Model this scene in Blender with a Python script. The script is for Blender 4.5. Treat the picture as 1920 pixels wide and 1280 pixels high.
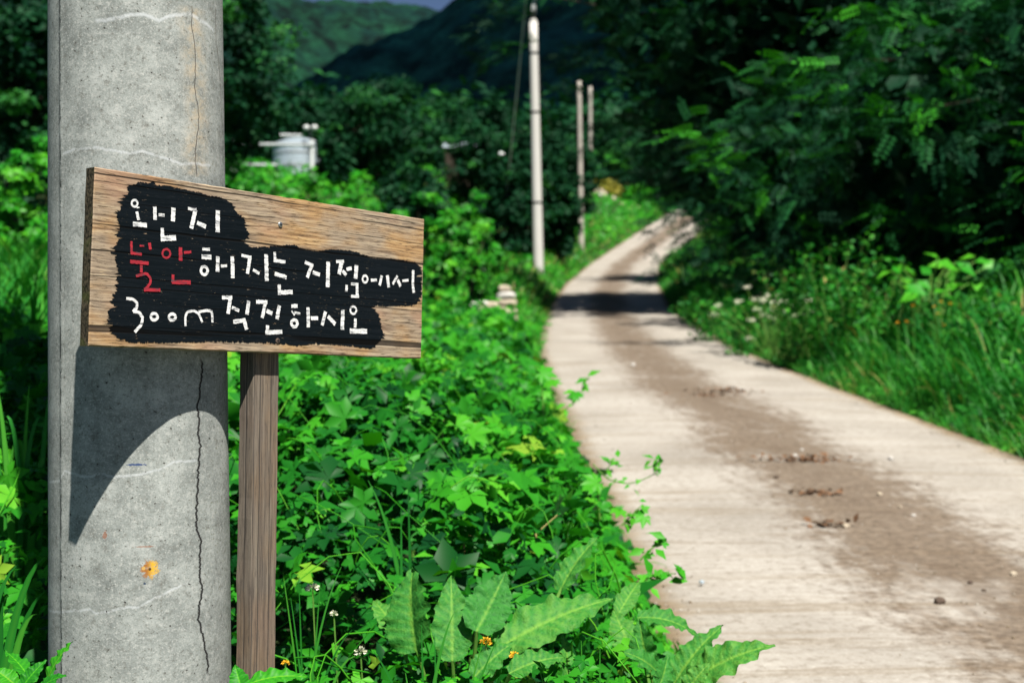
import bpy, bmesh, math, random
import numpy as np
from mathutils import Vector, Matrix, Quaternion

for o in list(bpy.data.objects): bpy.data.objects.remove(o)
SC = bpy.context.scene
COL = SC.collection

# ------------------------------------------------------------------ camera
F = 2667.0                      # focal length in photo pixels (50 mm on a 36 mm sensor)
CAMZ = 1.4
cam_d = bpy.data.cameras.new('camera')
cam_d.lens = 50.0; cam_d.sensor_width = 36.0
cam_d.clip_start = 0.05; cam_d.clip_end = 9000
cam_d.dof.use_dof = True; cam_d.dof.focus_distance = 2.52; cam_d.dof.aperture_fstop = 5.0
cam = bpy.data.objects.new('camera', cam_d); COL.objects.link(cam)
cam.location = (0, 0, CAMZ); cam.rotation_euler = (math.radians(90), 0, 0)
SC.camera = cam

# ------------------------------------------------------------------ sky and sun
SUN_AZ = math.radians(22)       # right of straight behind the camera
SUN_EL = math.radians(57.5)
sdir = Vector((math.sin(SUN_AZ)*math.cos(SUN_EL), -math.cos(SUN_AZ)*math.cos(SUN_EL), math.sin(SUN_EL)))
world = bpy.data.worlds.new('World'); SC.world = world; world.use_nodes = True
wn = world.node_tree.nodes; wl = world.node_tree.links; wn.clear()
sky = wn.new('ShaderNodeTexSky'); sky.sky_type = 'NISHITA'; sky.sun_disc = False
sky.sun_elevation = SUN_EL; sky.sun_rotation = math.radians(180) - SUN_AZ
sky.air_density = 0.4; sky.dust_density = 0.1; sky.ozone_density = 0.8; sky.altitude = 400
bg = wn.new('ShaderNodeBackground'); bg.inputs['Strength'].default_value = 0.05
wo = wn.new('ShaderNodeOutputWorld'); wl.new(sky.outputs[0], bg.inputs[0]); wl.new(bg.outputs[0], wo.inputs[0])
sun_d = bpy.data.lights.new('sun', 'SUN'); sun_d.energy = 5.0; sun_d.angle = math.radians(0.53); sun_d.color = (1.0, 0.95, 0.86)
sun = bpy.data.objects.new('sun', sun_d); COL.objects.link(sun)
sun.rotation_euler = sdir.to_track_quat('Z', 'Y').to_euler(); sun.location = (3, -8, 12)
SC.view_settings.view_transform = 'Standard'; SC.view_settings.look = 'None'
SC.view_settings.gamma = 1.0; SC.view_settings.use_curve_mapping = False
SC.view_settings.exposure = 0.9
SC.cycles.max_bounces = 6; SC.cycles.diffuse_bounces = 1; SC.cycles.transparent_max_bounces = 8

# ------------------------------------------------------------------ helpers
RNG = np.random.default_rng(7)
random.seed(7)
def rs(seed): return np.random.default_rng(seed)
def at(px, py, d):
    """a point of the place from its bearing (photo pixels) and its distance in depth"""
    return np.array([(px-960)/F*d, d, CAMZ+(640-py)/F*d])
def smooth(x, a, b):
    t = np.clip((np.asarray(x, float)-a)/(b-a), 0, 1); return t*t*(3-2*t)

def tag(o, label=None, cat=None, group=None, kind=None):
    if label: o['label'] = label
    if cat: o['category'] = cat
    if group: o['group'] = group
    if kind: o['kind'] = kind
    return o
def link(o, parent=None):
    COL.objects.link(o)
    if parent is not None: o.parent = parent
    return o
def empty(name, loc, label, cat, group=None):
    o = bpy.data.objects.new(name, None); o.empty_display_size = 0.1; o.location = loc
    link(o); return tag(o, label, cat, group)
def mesh_np(name, V, Fc, mat, tint=None, uv=None, smooth_=False):
    """mesh data from numpy arrays; Fc is (n,k) with one k, or a list of such arrays"""
    V = np.ascontiguousarray(V, np.float32)
    Fs = Fc if isinstance(Fc, list) else [Fc]
    me = bpy.data.meshes.new(name)
    me.vertices.add(len(V)); me.vertices.foreach_set('co', V.ravel())
    nl = sum(f.size for f in Fs); nf = sum(len(f) for f in Fs)
    me.loops.add(nl); me.polygons.add(nf)
    vi = np.concatenate([f.ravel() for f in Fs]).astype(np.int32)
    tot = np.concatenate([np.full(len(f), f.shape[1], np.int32) for f in Fs])
    st = np.concatenate([[0], np.cumsum(tot)[:-1]]).astype(np.int32)
    me.loops.foreach_set('vertex_index', vi)
    me.polygons.foreach_set('loop_start', st); me.polygons.foreach_set('loop_total', tot)
    if smooth_: me.polygons.foreach_set('use_smooth', np.ones(nf, bool))
    if tint is not None:
        a = me.attributes.new('tint', 'FLOAT', 'POINT'); a.data.foreach_set('value', np.ascontiguousarray(tint, np.float32))
    if uv is not None:
        u = me.uv_layers.new(name='UVMap'); u.data.foreach_set('uv', np.ascontiguousarray(uv[vi], np.float32).ravel())
    me.update(calc_edges=True); me.validate(clean_customdata=False)
    if mat is not None: me.materials.append(mat)
    return me
def obj_np(name, V, Fc, mat, parent=None, loc=None, **k):
    o = bpy.data.objects.new(name, mesh_np(name, V, Fc, mat, **k)); link(o, parent)
    if loc is not None: o.location = loc
    return o
class MB:
    """collects boxes, tubes and ribbons; build() links them as one mesh"""
    def __init__(s): s.v = []; s.f = []; s.t = []
    def add(s, v, f, t=0.5):
        n = len(s.v); s.v += [tuple(map(float, p)) for p in v]; s.f += [tuple(int(i)+n for i in q) for q in f]
        s.t += (list(t) if hasattr(t, '__len__') else [t]*len(v)); return s
    def box(s, c, size, rot=None):
        x, y, z = [d/2 for d in size]
        p = [Vector((a*x, b*y, d*z)) for a in (-1, 1) for b in (-1, 1) for d in (-1, 1)]
        if rot is not None: p = [rot @ q for q in p]
        p = [q+Vector(c) for q in p]
        return s.add(p, [(0, 1, 3, 2), (4, 6, 7, 5), (0, 4, 5, 1), (2, 3, 7, 6), (0, 2, 6, 4), (1, 5, 7, 3)])
    def tube(s, pts, rad, n=8, caps=True, t=0.5):
        pts = [Vector(map(float, p)) for p in pts]; m = len(pts)
        if not hasattr(rad, '__len__'): rad = [rad]*m
        V = []; up = Vector((0, 0, 1)); prev = None
        for i, p in enumerate(pts):
            d = (pts[min(i+1, m-1)]-pts[max(i-1, 0)])
            d = d.normalized() if d.length > 1e-9 else Vector((0, 0, 1))
            a = prev - d*prev.dot(d) if prev is not None else d.cross(up if abs(d.z) < .95 else Vector((1, 0, 0)))
            if a.length < 1e-6: a = d.orthogonal()
            a.normalize(); prev = a; b = d.cross(a)
            V += [p+(a*math.cos(2*math.pi*k/n)+b*math.sin(2*math.pi*k/n))*rad[i] for k in range(n)]
        Fq = [(i*n+k, i*n+(k+1) % n, (i+1)*n+(k+1) % n, (i+1)*n+k) for i in range(m-1) for k in range(n)]
        if caps: Fq += [tuple(range(n))[::-1], tuple((m-1)*n+k for k in range(n))]
        return s.add(V, Fq, t)
    def build(s, name, mat, parent=None, loc=None, smooth_=False, tint=False):
        me = bpy.data.meshes.new(name); me.from_pydata(s.v, [], s.f)
        if smooth_: me.polygons.foreach_set('use_smooth', [True]*len(me.polygons))
        if tint:
            a = me.attributes.new('tint', 'FLOAT', 'POINT'); a.data.foreach_set('value', s.t)
        me.materials.append(mat); me.update()
        o = bpy.data.objects.new(name, me); link(o, parent)
        if loc is not None: o.location = loc
        return o

# ---- value noise in numpy
def vnoise(x, y, seed=0):
    x = np.asarray(x, float); y = np.asarray(y, float)
    xi = np.floor(x).astype(np.int64); yi = np.floor(y).astype(np.int64); fx = x-xi; fy = y-yi
    fx = fx*fx*(3-2*fx); fy = fy*fy*(3-2*fy)
    def h(a, b):
        n = (a*374761393+b*668265263+seed*1442695041) & 0xffffffff
        n = ((n ^ (n >> 13))*1274126177) & 0xffffffff
        return ((n ^ (n >> 16)) & 0xffff)/65535.0
    return (h(xi, yi)*(1-fx)+h(xi+1, yi)*fx)*(1-fy)+(h(xi, yi+1)*(1-fx)+h(xi+1, yi+1)*fx)*fy
def fbm(x, y, seed=0, o=4):
    s = 0; a = .5
    for i in range(o): s = s+a*vnoise(np.asarray(x)*2**i, np.asarray(y)*2**i, seed+i*17); a *= .5
    return s/(1-.5**o)

# ------------------------------------------------------------------ materials
class NT:
    def __init__(s, name):
        s.m = bpy.data.materials.new(name); s.m.use_nodes = True
        s.n = s.m.node_tree.nodes; s.l = s.m.node_tree.links; s.n.clear()
        s.out = s.n.new('ShaderNodeOutputMaterial')
    def N(s, t, **k):
        n = s.n.new('ShaderNode'+t)
        for a, b in k.items():
            if a == 'i':
                for kk, vv in b.items():
                    if hasattr(vv, 'is_output') or isinstance(vv, bpy.types.NodeSocket): s.l.new(vv, n.inputs[kk])
                    else: n.inputs[kk].default_value = vv
            else: setattr(n, a, b)
        return n
    def math(s, op, a, b=None, c=None, clamp=False):
        n = s.n.new('ShaderNodeMath'); n.operation = op; n.use_clamp = clamp
        for i, x in enumerate((a, b, c)):
            if x is None: continue
            if isinstance(x, bpy.types.NodeSocket): s.l.new(x, n.inputs[i])
            else: n.inputs[i].default_value = x
        return n.outputs[0]
    def ss(s, x, a, b):
        n = s.n.new('ShaderNodeMapRange'); n.interpolation_type = 'SMOOTHSTEP'
        s.l.new(x, n.inputs[0]); n.inputs[1].default_value = a; n.inputs[2].default_value = b
        return n.outputs[0]
    def mix(s, f, a, b, mode='MIX'):
        n = s.n.new('ShaderNodeMix'); n.data_type = 'RGBA'; n.blend_type = mode
        for idx, x in ((0, f), (6, a), (7, b)):
            if isinstance(x, bpy.types.NodeSocket): s.l.new(x, n.inputs[idx])
            elif idx == 0: n.inputs[0].default_value = x
            else: n.inputs[idx].default_value = (*x, 1)
        return n.outputs[2]
    def noise(s, vec, scale, detail=3, rough=.55, dim='3D', dist=0):
        n = s.n.new('ShaderNodeTexNoise'); n.noise_dimensions = dim
        n.inputs['Scale'].default_value = scale; n.inputs['Detail'].default_value = detail
        n.inputs['Roughness'].default_value = rough; n.inputs['Distortion'].default_value = dist
        if vec is not None: s.l.new(vec, n.inputs['W' if dim == '1D' else 'Vector'])
        return n.outputs[0]
    def mapping(s, vec, scale=(1, 1, 1), loc=(0, 0, 0)):
        n = s.n.new('ShaderNodeMapping'); s.l.new(vec, n.inputs[0])
        n.inputs['Scale'].default_value = scale; n.inputs['Location'].default_value = loc
        return n.outputs[0]
    def ramp(s, f, stops):
        n = s.n.new('ShaderNodeValToRGB'); s.l.new(f, n.inputs[0]); e = n.color_ramp.elements
        while len(e) < len(stops): e.new(.5)
        for q, (p, c) in zip(e, stops): q.position = p; q.color = (*c, 1)
        return n.outputs[0]
    def bump(s, h, strength=.4, dist=.005, prev=None):
        n = s.n.new('ShaderNodeBump'); s.l.new(h, n.inputs['Height'])
        n.inputs['Strength'].default_value = strength; n.inputs['Distance'].default_value = dist
        if prev is not None: s.l.new(prev, n.inputs['Normal'])
        return n.outputs[0]
    def bsdf(s, col, rough=.8, normal=None, spec=.3, metallic=0):
        p = s.n.new('ShaderNodeBsdfPrincipled')
        for k, x in (('Base Color', col), ('Roughness', rough), ('Specular IOR Level', spec), ('Metallic', metallic)):
            if isinstance(x, bpy.types.NodeSocket): s.l.new(x, p.inputs[k])
            elif k == 'Base Color': p.inputs[k].default_value = (*x, 1)
            else: p.inputs[k].default_value = x
        if normal is not None: s.l.new(normal, p.inputs['Normal'])
        s.l.new(p.outputs[0], s.out.inputs[0]); return p
    def coord(s, k='Object'): return s.n.new('ShaderNodeTexCoord').outputs[k]
    def xyz(s, v):
        n = s.n.new('ShaderNodeSeparateXYZ'); s.l.new(v, n.inputs[0]); return n.outputs
    def vec(s, x, y, z=0.0):
        n = s.n.new('ShaderNodeCombineXYZ')
        for i, q in enumerate((x, y, z)):
            if isinstance(q, bpy.types.NodeSocket): s.l.new(q, n.inputs[i])
            else: n.inputs[i].default_value = q
        return n.outputs[0]

def leaf_mat(name, stops, rough=.45, spec=.35, trans=.25, ttint=(1.1, 1.25, .4), veins=False):
    t = NT(name)
    a = t.N('Attribute', attribute_name='tint').outputs['Fac']
    c = t.ramp(a, stops)
    nz = t.noise(t.coord(), 35, 2)
    c = t.mix(t.math('MULTIPLY', nz, .2), c, (.008, .04, .008), 'MIX')
    nrm = None
    if veins:          # crinkled blade with brown specks
        v = t.coord(); cr = t.noise(v, 130, 4, .6); nrm = t.bump(t.math('ADD', cr, t.math('MULTIPLY', t.noise(v, 45, 2), 1.5)), .8, .004)
        c = t.mix(t.ss(t.noise(v, 60, 3, .6), .72, .76), c, (.16, .12, .04)); c = t.mix(t.math('MULTIPLY', t.ss(cr, .5, .3), .4), c, (.01, .07, .015))
    p = t.bsdf(c, rough, nrm, spec=spec)
    tr = t.N('BsdfTranslucent'); t.l.new(t.mix(1.0, c, ttint, 'MULTIPLY'), tr.inputs[0])
    mx = t.N('MixShader'); mx.inputs[0].default_value = trans
    t.l.new(p.outputs[0], mx.inputs[1]); t.l.new(tr.outputs[0], mx.inputs[2]); t.l.new(mx.outputs[0], t.out.inputs[0])
    return t.m
def plain(name, col, rough=.8, var=.25, scale=8, spec=.3, metallic=0, bump=0):
    t = NT(name); nz = t.noise(t.coord(), scale, 4)
    c = t.mix(nz, tuple(x*(1-var) for x in col), tuple(min(1, x*(1+var)) for x in col))
    nm = t.bump(nz, bump, .01) if bump else None
    t.bsdf(c, rough, nm, spec, metallic); return t.m

# ---- concrete of the near pole: UV = (angle in radians from the road-facing side, height in metres)
def curve_mask(t, a, b, pts, w0, w1, jit, jscale, swap=False):
    """soft line through pts in (a,b); a runs along the line"""
    A = [p[1] if swap else p[0] for p in pts]; B = [p[0] if swap else p[1] for p in pts]
    if A[0] > A[-1]: A = A[::-1]; B = B[::-1]
    a0, a1 = A[0], A[-1]; b0, b1 = min(B)-.01, max(B)+.01
    fc = t.n.new('ShaderNodeFloatCurve'); cv = fc.mapping.curves[0]
    for i, (x, y) in enumerate(zip(A, B)):
        x = (x-a0)/(a1-a0); y = (y-b0)/(b1-b0)
        if i == 0: q = cv.points[0]; q.location = (x, y)
        elif i == len(A)-1: q = cv.points[len(cv.points)-1]; q.location = (x, y)
        else: q = cv.points.new(x, y)
    for q in cv.points: q.handle_type = 'VECTOR'
    fc.mapping.update()
    t.l.new(t.math('MULTIPLY_ADD', a, 1/(a1-a0), -a0/(a1-a0), clamp=True), fc.inputs['Value'])
    line = t.math('MULTIPLY_ADD', fc.outputs[0], b1-b0, b0)
    nz = t.noise(t.vec(t.math('MULTIPLY', a, .17) if not swap else a, 0.0, 0.0), jscale, 5, .7)
    d = t.math('ABSOLUTE', t.math('ADD', t.math('SUBTRACT', b, line), t.math('MULTIPLY', t.math('SUBTRACT', nz, .5), jit)))
    m = t.math('SUBTRACT', 1.0, t.ss(d, w0, w1))
    rng = t.math('MULTIPLY', t.ss(a, a0, a0+(a1-a0)*.03+1e-4), t.math('SUBTRACT', 1.0, t.ss(a, a1-(a1-a0)*.03-1e-4, a1)))
    return t.math('MULTIPLY', m, rng), d
def pole_concrete():
    t = NT('weathered_concrete')
    uv = t.N('UVMap', uv_map='UVMap').outputs[0]; x = t.xyz(uv); u, v = x[0], x[1]
    P = t.mapping(uv, (.165, 1, 1))
    big = t.noise(P, 12, 5, .65); mid = t.noise(P, 45, 5, .7); fine = t.noise(P, 300, 3, .7); pits = t.noise(P, 130, 2, .5)
    c = t.ramp(big, [(.3, (.155, .172, .166)), (.52, (.26, .282, .27)), (.72, (.38, .405, .39))])
    c = t.mix(t.math('MULTIPLY', t.ss(mid, .5, .72), .45), c, (.47, .475, .455))
    c = t.mix(t.math('MULTIPLY', t.ss(mid, .47, .3), .6), c, (.13, .128, .112))
    blot = t.noise(P, 130, 4, .7); c = t.mix(t.math('MULTIPLY', t.ss(blot, .52, .66), .5), c, (.46, .465, .44)); c = t.mix(t.math('MULTIPLY', t.ss(blot, .46, .34), .6), c, (.12, .118, .10))
    c = t.mix(t.ss(fine, .56, .74), c, (.53, .53, .5))
    c = t.mix(t.math('MULTIPLY', t.ss(fine, .45, .3), .75), c, (.11, .11, .1))
    # warm rust / clay staining beside the upper crack
    st, _ = curve_mask(t, v, u, CRACKUP, .0, .26, .25, 9, True)
    c = t.mix(t.math('MULTIPLY', st, t.math('MULTIPLY', t.ss(mid, .35, .65), .6)), c, (.43, .335, .21))
    # lime veins
    for pts, w, k in ((V1, .0055, .5), (V2, .004, .42), (V3, .0035, .42), (V4, .0035, .42)):
        m, _ = curve_mask(t, u, v, pts, .0006, w, .012, 42)
        c = t.mix(t.math('MULTIPLY', m, t.math('MULTIPLY', t.ss(mid, .3, .52), k)), c, (.58, .61, .64))
    # lichen towards the right
    li = t.math('MULTIPLY', t.ss(t.noise(P, 150, 3, .7), .58, .66), t.math('MULTIPLY', t.ss(u, .3, 1.1), t.ss(big, .4, .55)))
    c = t.mix(t.math('MULTIPLY', li, .8), c, (.1, .105, .05))
    # air pits
    pm = t.ss(pits, .31, .24)
    c = t.mix(pm, c, (.05, .05, .048))
    # cracks
    ck, d = curve_mask(t, v, u, CRACK, .006, .02, .16, 45, True)
    c2, _ = curve_mask(t, v, u, CRACKUP, .0015, .009, .07, 30, True)
    c3, _ = curve_mask(t, v, u, CRACK3, .001, .012, .05, 30, True)
    brk = t.ss(t.noise(P, 60, 2), .36, .48)
    c = t.mix(ck, c, (.02, .02, .02)); c = t.mix(t.math('MULTIPLY', c2, .85), c, (.06, .05, .04)); c = t.mix(t.math('MULTIPLY', c3, brk), c, (.1, .09, .075))
    # mould seam on the shaded side
    sd = t.math('ABSOLUTE', t.math('ADD', t.math('ADD', u, .972), t.math('MULTIPLY', t.math('SUBTRACT', t.noise(P, 70, 4, .7), .5), .05)))
    sm = t.math('MULTIPLY', t.math('SUBTRACT', 1.0, t.ss(sd, .008, .022)), t.ss(t.noise(P, 33, 3, .7), .42, .55))
    c = t.mix(sm, c, (.04, .042, .04))
    # ochre blob, blue pen mark, rust dashes
    def spot(pu, pv, ru, rv, jit):
        dx = t.math('DIVIDE', t.math('SUBTRACT', u, pu), ru); dy = t.math('DIVIDE', t.math('SUBTRACT', v, pv), rv)
        r = t.math('SQRT', t.math('ADD', t.math('MULTIPLY', dx, dx), t.math('MULTIPLY', dy, dy)))
        return t.math('SUBTRACT', 1.0, t.ss(t.math('ADD', r, t.math('MULTIPLY', t.math('SUBTRACT', blot, .5), jit)), .7, 1.0))
    c = t.mix(t.math('MULTIPLY', spot(.1, .9932, .105, .0175, 2.6), t.ss(blot, .3, .5)), c, t.mix(t.ss(u, .06, .14), (.30, .12, .025), (.62, .36, .03)))
    c = t.mix(spot(.1, .993, .018, .003, 1), c, (.06, .03, .01))
    c = t.mix(t.math('MULTIPLY', spot(.035, .9955, .02, .004, 1.), .8), c, (.55, .35, .1))
    c = t.mix(t.math('MULTIPLY', spot(-.035, 1.1804, .115, .0022, 2.2), .9), c, (.03, .06, .16))
    c = t.mix(t.math('MULTIPLY', spot(.065, 1.034, .12, .0018, 2.5), .6), c, (.24, .09, .04))
    c = t.mix(t.math('MULTIPLY', spot(-.374, 1.055, .03, .008, 2.2), .7), c, (.26, .1, .05))
    c = t.mix(t.math('MULTIPLY', spot(.045, .968, .016, .0028, .8), .9), c, (.03, .05, .09))
    h = t.math('ADD', t.math('MULTIPLY', fine, .35), t.math('MULTIPLY', mid, .4))
    h = t.math('SUBTRACT', h, t.math('MULTIPLY', pm, 1.2)); h = t.math('SUBTRACT', h, t.math('MULTIPLY', ck, 2.5)); h = t.math('SUBTRACT', h, t.math('MULTIPLY', c2, 1.0))
    h = t.math('SUBTRACT', h, t.math('MULTIPLY', sm, 1.5))
    t.bsdf(c, .9, t.bump(h, .55, .0018), .25); return t.m
V1 = [(-.47,1.9717),(-.384,1.9728),(-.204,1.9757),(-.062,1.9835),(.095,1.9848),(.253,1.9773),(.402,1.989),(.637,1.9974),(.78,1.9912),(1.062,1.9797)]
V2 = [(-.954,1.7374),(-.743,1.7438),(-.443,1.7461),(-.229,1.7396),(-.073,1.7354),(.051,1.7403),(.239,1.7323),(.487,1.722),(.672,1.7254),(.966,1.7251)]
V3 = [(-1.365,1.1402),(-.983,1.1485),(-.907,1.1666),(-.604,1.1578),(-.37,1.1643),(-.277,1.1586),(.02,1.163),(.228,1.1721),(.383,1.1833),(.692,1.1824)]
V4 = [(-1.471,.9046),(-1.176,.9062),(-.541,.9224),(-.475,.9153),(-.137,.9272),(-.02,.9261),(.156,.9423),(.531,.9647)]
CRACK = [(.729,1.3759),(.755,1.3469),(.683,1.2893),(.69,1.2412),(.701,1.1929),(.671,1.1499),(.647,1.0925),(.638,1.0686),(.698,1.0341),(.682,.9766),(.717,.9422),(.669,.9191),(.66,.8905),(.721,.8554),(.777,.8202),(.794,.781)]
CRACKUP = [(.668,2.0155),(.654,1.978),(.709,1.9222),(.684,1.867),(.732,1.8307),(.739,1.7935),(.694,1.7555),(.682,1.7305),(.709,1.6986)]
CRACK3 = [(1.103,2.0293),(1.108,1.9585),(1.195,1.9181),(1.268,1.8307),(1.323,1.7294)]

def wood_nodes(t, vec, grey=.5):
    """weathered plank, grain along local x; returns colour, height, crack mask"""
    x = t.xyz(vec)
    wob = t.noise(t.mapping(vec, (2.2, 5, 1)), 1.0, 3)
    y = t.math('ADD', x[1], t.math('MULTIPLY', wob, .03))
    gv = t.vec(x[0], y, x[2])
    g1 = t.noise(t.mapping(gv, (5, 190, 30)), 1, 4, .6)
    g2 = t.noise(t.mapping(gv, (26, 330, 90)), 1, 4, .7)
    big = t.noise(t.mapping(vec, (5, 11, 5)), 1, 3, .55)
    red = t.noise(t.mapping(vec, (4, 9, 5), (3.1, 1.7, 0)), 1, 2)
    c = t.ramp(g1, [(.28, (.075, .042, .02)), (.44, (.29, .17, .078)), (.6, (.43, .275, .13)), (.78, (.53, .375, .20))])
    big = t.math('ADD', big, t.math('MULTIPLY', t.math('SUBTRACT', g2, .5), .25)); gy = t.ramp(g1, [(.28, (.06, .048, .038)), (.48, (.26, .205, .15)), (.75, (.46, .39, .29))])
    c = t.mix(t.math('MULTIPLY', t.ss(big, .36, .56), min(1, grey+.42)), c, gy)
    c = t.mix(t.math('MULTIPLY', t.ss(red, .52, .68), .55), c, t.mix(g1, (.2, .085, .045), (.5, .29, .18)))
    c = t.mix(t.math('MULTIPLY', t.ss(g2, .47, .36), .85), c, (.05, .034, .022))
    c = t.mix(t.math('MULTIPLY', t.ss(g2, .56, .68), .5), c, (.62, .46, .27))
    # a few long drying splits that follow the grain
    ln = t.noise(t.math('ADD', x[1], t.math('MULTIPLY', t.noise(t.mapping(vec, (1.6, .01, .01)), 1, 3), .022)), 24, 0, .5, '1D')
    ck = t.math('SUBTRACT', 1.0, t.ss(t.math('ABSOLUTE', t.math('SUBTRACT', ln, .5)), .004, .018))
    ck = t.math('MULTIPLY', ck, t.ss(t.noise(t.mapping(vec, (3, 60, 1)), 1, 2), .36, .5))
    c = t.mix(t.math('MULTIPLY', ck, .9), c, (.02, .014, .01))
    h = t.math('SUBTRACT', t.math('ADD', t.math('MULTIPLY', g1, .5), t.math('MULTIPLY', g2, .5)), t.math('MULTIPLY', ck, 1.8))
    return c, h, ck, g1, g2
def wood_board():
    t = NT('weathered_plank'); v = t.coord()
    c, h, ck, g1, g2 = wood_nodes(t, v)
    # dark end grain and mossy edges
    n = t.xyz(t.N('NewGeometry').outputs['Normal'])
    t.bsdf(c, .82, t.bump(h, .6, .0012), .25); return t.m
def wood_end():
    t = NT('dark_end_grain'); v = t.coord()
    g = t.noise(t.mapping(v, (200, 160, 260)), 1, 3); b = t.noise(v, 22, 3)
    c = t.mix(t.ss(g, .35, .65), (.012, .012, .009), (.07, .058, .038))
    c = t.mix(t.math('MULTIPLY', t.ss(b, .5, .66), .5), c, (.06, .075, .02))
    t.bsdf(c, .95, t.bump(g, .8, .0015), .1); return t.m
def wood_post():
    t = NT('grey_post_wood'); v = t.coord(); x = t.xyz(v)
    vv = t.vec(x[1], t.math('ADD', x[0], t.math('MULTIPLY', x[2], .8)), x[2])
    c, h, ck, g1, g2 = wood_nodes(t, vv, 1.0)
    c = t.mix(.6, c, t.mix(g1, (.035, .030, .027), (.25, .215, .185))); c = t.mix(.35, c, (.05, .042, .037))
    t.bsdf(c, .9, t.bump(h, .7, .0015), .2); return t.m
def black_paint():
    t = NT('black_paint'); v = t.coord()
    c, h, ck, g1, g2 = wood_nodes(t, v)
    miss = t.math('MULTIPLY', t.ss(t.noise(t.mapping(v, (60, 340, 1)), 1, 4, .75), .63, .68), t.ss(t.noise(v, 16, 3), .46, .6))
    cc = t.mix(t.ss(g1, .3, .7), (.0025, .005, .007), (.006, .009, .012))
    cc = t.mix(t.math('MULTIPLY', t.ss(t.noise(t.mapping(v, (40, 900, 1)), 1, 3), .62, .72), .15), cc, (.09, .1, .11))
    cc = t.mix(miss, cc, t.mix(.35, c, (.35, .3, .22))); cc = t.mix(ck, cc, (.003, .003, .003))
    t.bsdf(cc, .85, t.bump(h, .5, .001), .05); return t.m
def chalk_paint(name, a, b):
    t = NT(name); v = t.coord()
    s1 = t.noise(t.mapping(v, (40, 210, 1)), 1, 4, .7); s2 = t.noise(t.mapping(v, (110, 160, 1)), 1, 3, .65)
    c = t.mix(t.ss(s1, .38, .62), a, b)
    c = t.mix(t.math('MULTIPLY', t.ss(s1, .46, .34), .9), c, (.05, .055, .065))
    c = t.mix(t.math('MULTIPLY', t.ss(s2, .58, .7), .6), c, (.05, .05, .055))
    t.bsdf(c, .75, t.bump(s1, .4, .0008), .25); return t.m

def road_concrete():
    t = NT('brushed_concrete_road')
    uv = t.N('UVMap', uv_map='UVMap').outputs[0]; x = t.xyz(uv); u, v = x[0], x[1]
    big = t.noise(uv, .9, 4); mid = t.noise(uv, 5, 4, .6); fine = t.noise(uv, 75, 3, .65); spk = t.noise(uv, 38, 2)
    rib = t.noise(t.mapping(t.vec(u, t.math('ADD', v, t.math('MULTIPLY', t.noise(t.mapping(uv, (.6, .6, 1)), 1, 2), .25))), (1.3, 15, 1)), 1, 5, .7); grit = t.noise(uv, 20, 4, .75)
    rib2 = t.noise(t.mapping(uv, (.35, 6.5, 1)), 1, 3, .6)
    c = t.ramp(big, [(.3, (.265, .243, .213)), (.52, (.345, .32, .285)), (.75, (.41, .385, .347))])
    c = t.mix(t.math('MULTIPLY', t.ss(rib, .48, .32), .8), c, (.19, .155, .115))
    c = t.mix(t.math('MULTIPLY', t.ss(rib2, .47, .3), .7), c, (.22, .18, .13))
    c = t.mix(t.math('MULTIPLY', t.ss(fine, .58, .72), .6), c, (.56, .53, .49))
    c = t.mix(t.math('MULTIPLY', t.ss(fine, .43, .3), .65), c, (.22, .175, .13))
    c = t.mix(t.math('MULTIPLY', t.ss(grit, .5, .34), .6), c, (.17, .142, .11)); c = t.mix(t.math('MULTIPLY', t.ss(grit, .55, .7), .5), c, (.50, .475, .43))
    # dirt left between the two wheel tracks
    wob = t.math('MULTIPLY', t.math('SUBTRACT', t.noise(t.vec(0.0, v), .35, 3), .5), .55)
    d = t.math('ABSOLUTE', t.math('ADD', t.math('SUBTRACT', u, -.06), wob))
    dd = t.math('ADD', d, t.math('MULTIPLY', t.math('SUBTRACT', mid, .5), .75))
    grl = t.noise(t.mapping(uv, (14, 3.5, 1)), 1, 5, .7); dd = t.math('ADD', dd, t.math('MULTIPLY', t.math('SUBTRACT', grl, .5), .8))
    band = t.math('MULTIPLY', t.math('SUBTRACT', 1.0, t.ss(dd, .24, .66)), t.ss(t.noise(t.mapping(uv, (2.2, 1.1, 1)), 1, 4, .65), .24, .46))
    dirt = t.mix(t.ss(grit, .3, .7), (.07, .047, .030), (.19, .14, .095))
    c = t.mix(t.math('MULTIPLY', band, .84), c, dirt)
    core = t.math('MULTIPLY', t.math('SUBTRACT', 1.0, t.ss(dd, .05, .3)), t.ss(mid, .45, .6))
    c = t.mix(t.math('MULTIPLY', core, .45), c, (.09, .062, .042))
    # soil washed on from the verges
    e = t.ss(t.math('ADD', t.math('ABSOLUTE', u), t.math('MULTIPLY', t.math('SUBTRACT', mid, .5), .3)), 1.3, 1.5)
    c = t.mix(t.math('MULTIPLY', e, .8), c, (.24, .165, .085))
    c = t.mix(t.math('MULTIPLY', t.ss(spk, .7, .76), .7), c, (.10, .08, .06))
    h = t.math('ADD', t.math('MULTIPLY', rib, .8), t.math('ADD', t.math('MULTIPLY', fine, .5), t.math('MULTIPLY', rib2, .5)))
    t.bsdf(c, .88, t.bump(h, .7, .008), .25); return t.m
def ground_mat():
    t = NT('verge_soil_and_moss'); v = t.coord()
    a = t.noise(v, .6, 4); b = t.noise(v, 9, 4)
    c = t.mix(t.ss(a, .4, .6), (.035, .05, .018), (.02, .06, .018)); c = t.mix(t.ss(b, .5, .7), c, (.07, .055, .03))
    t.bsdf(c, 1.0, t.bump(b, .6, .05), .1); return t.m
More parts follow.
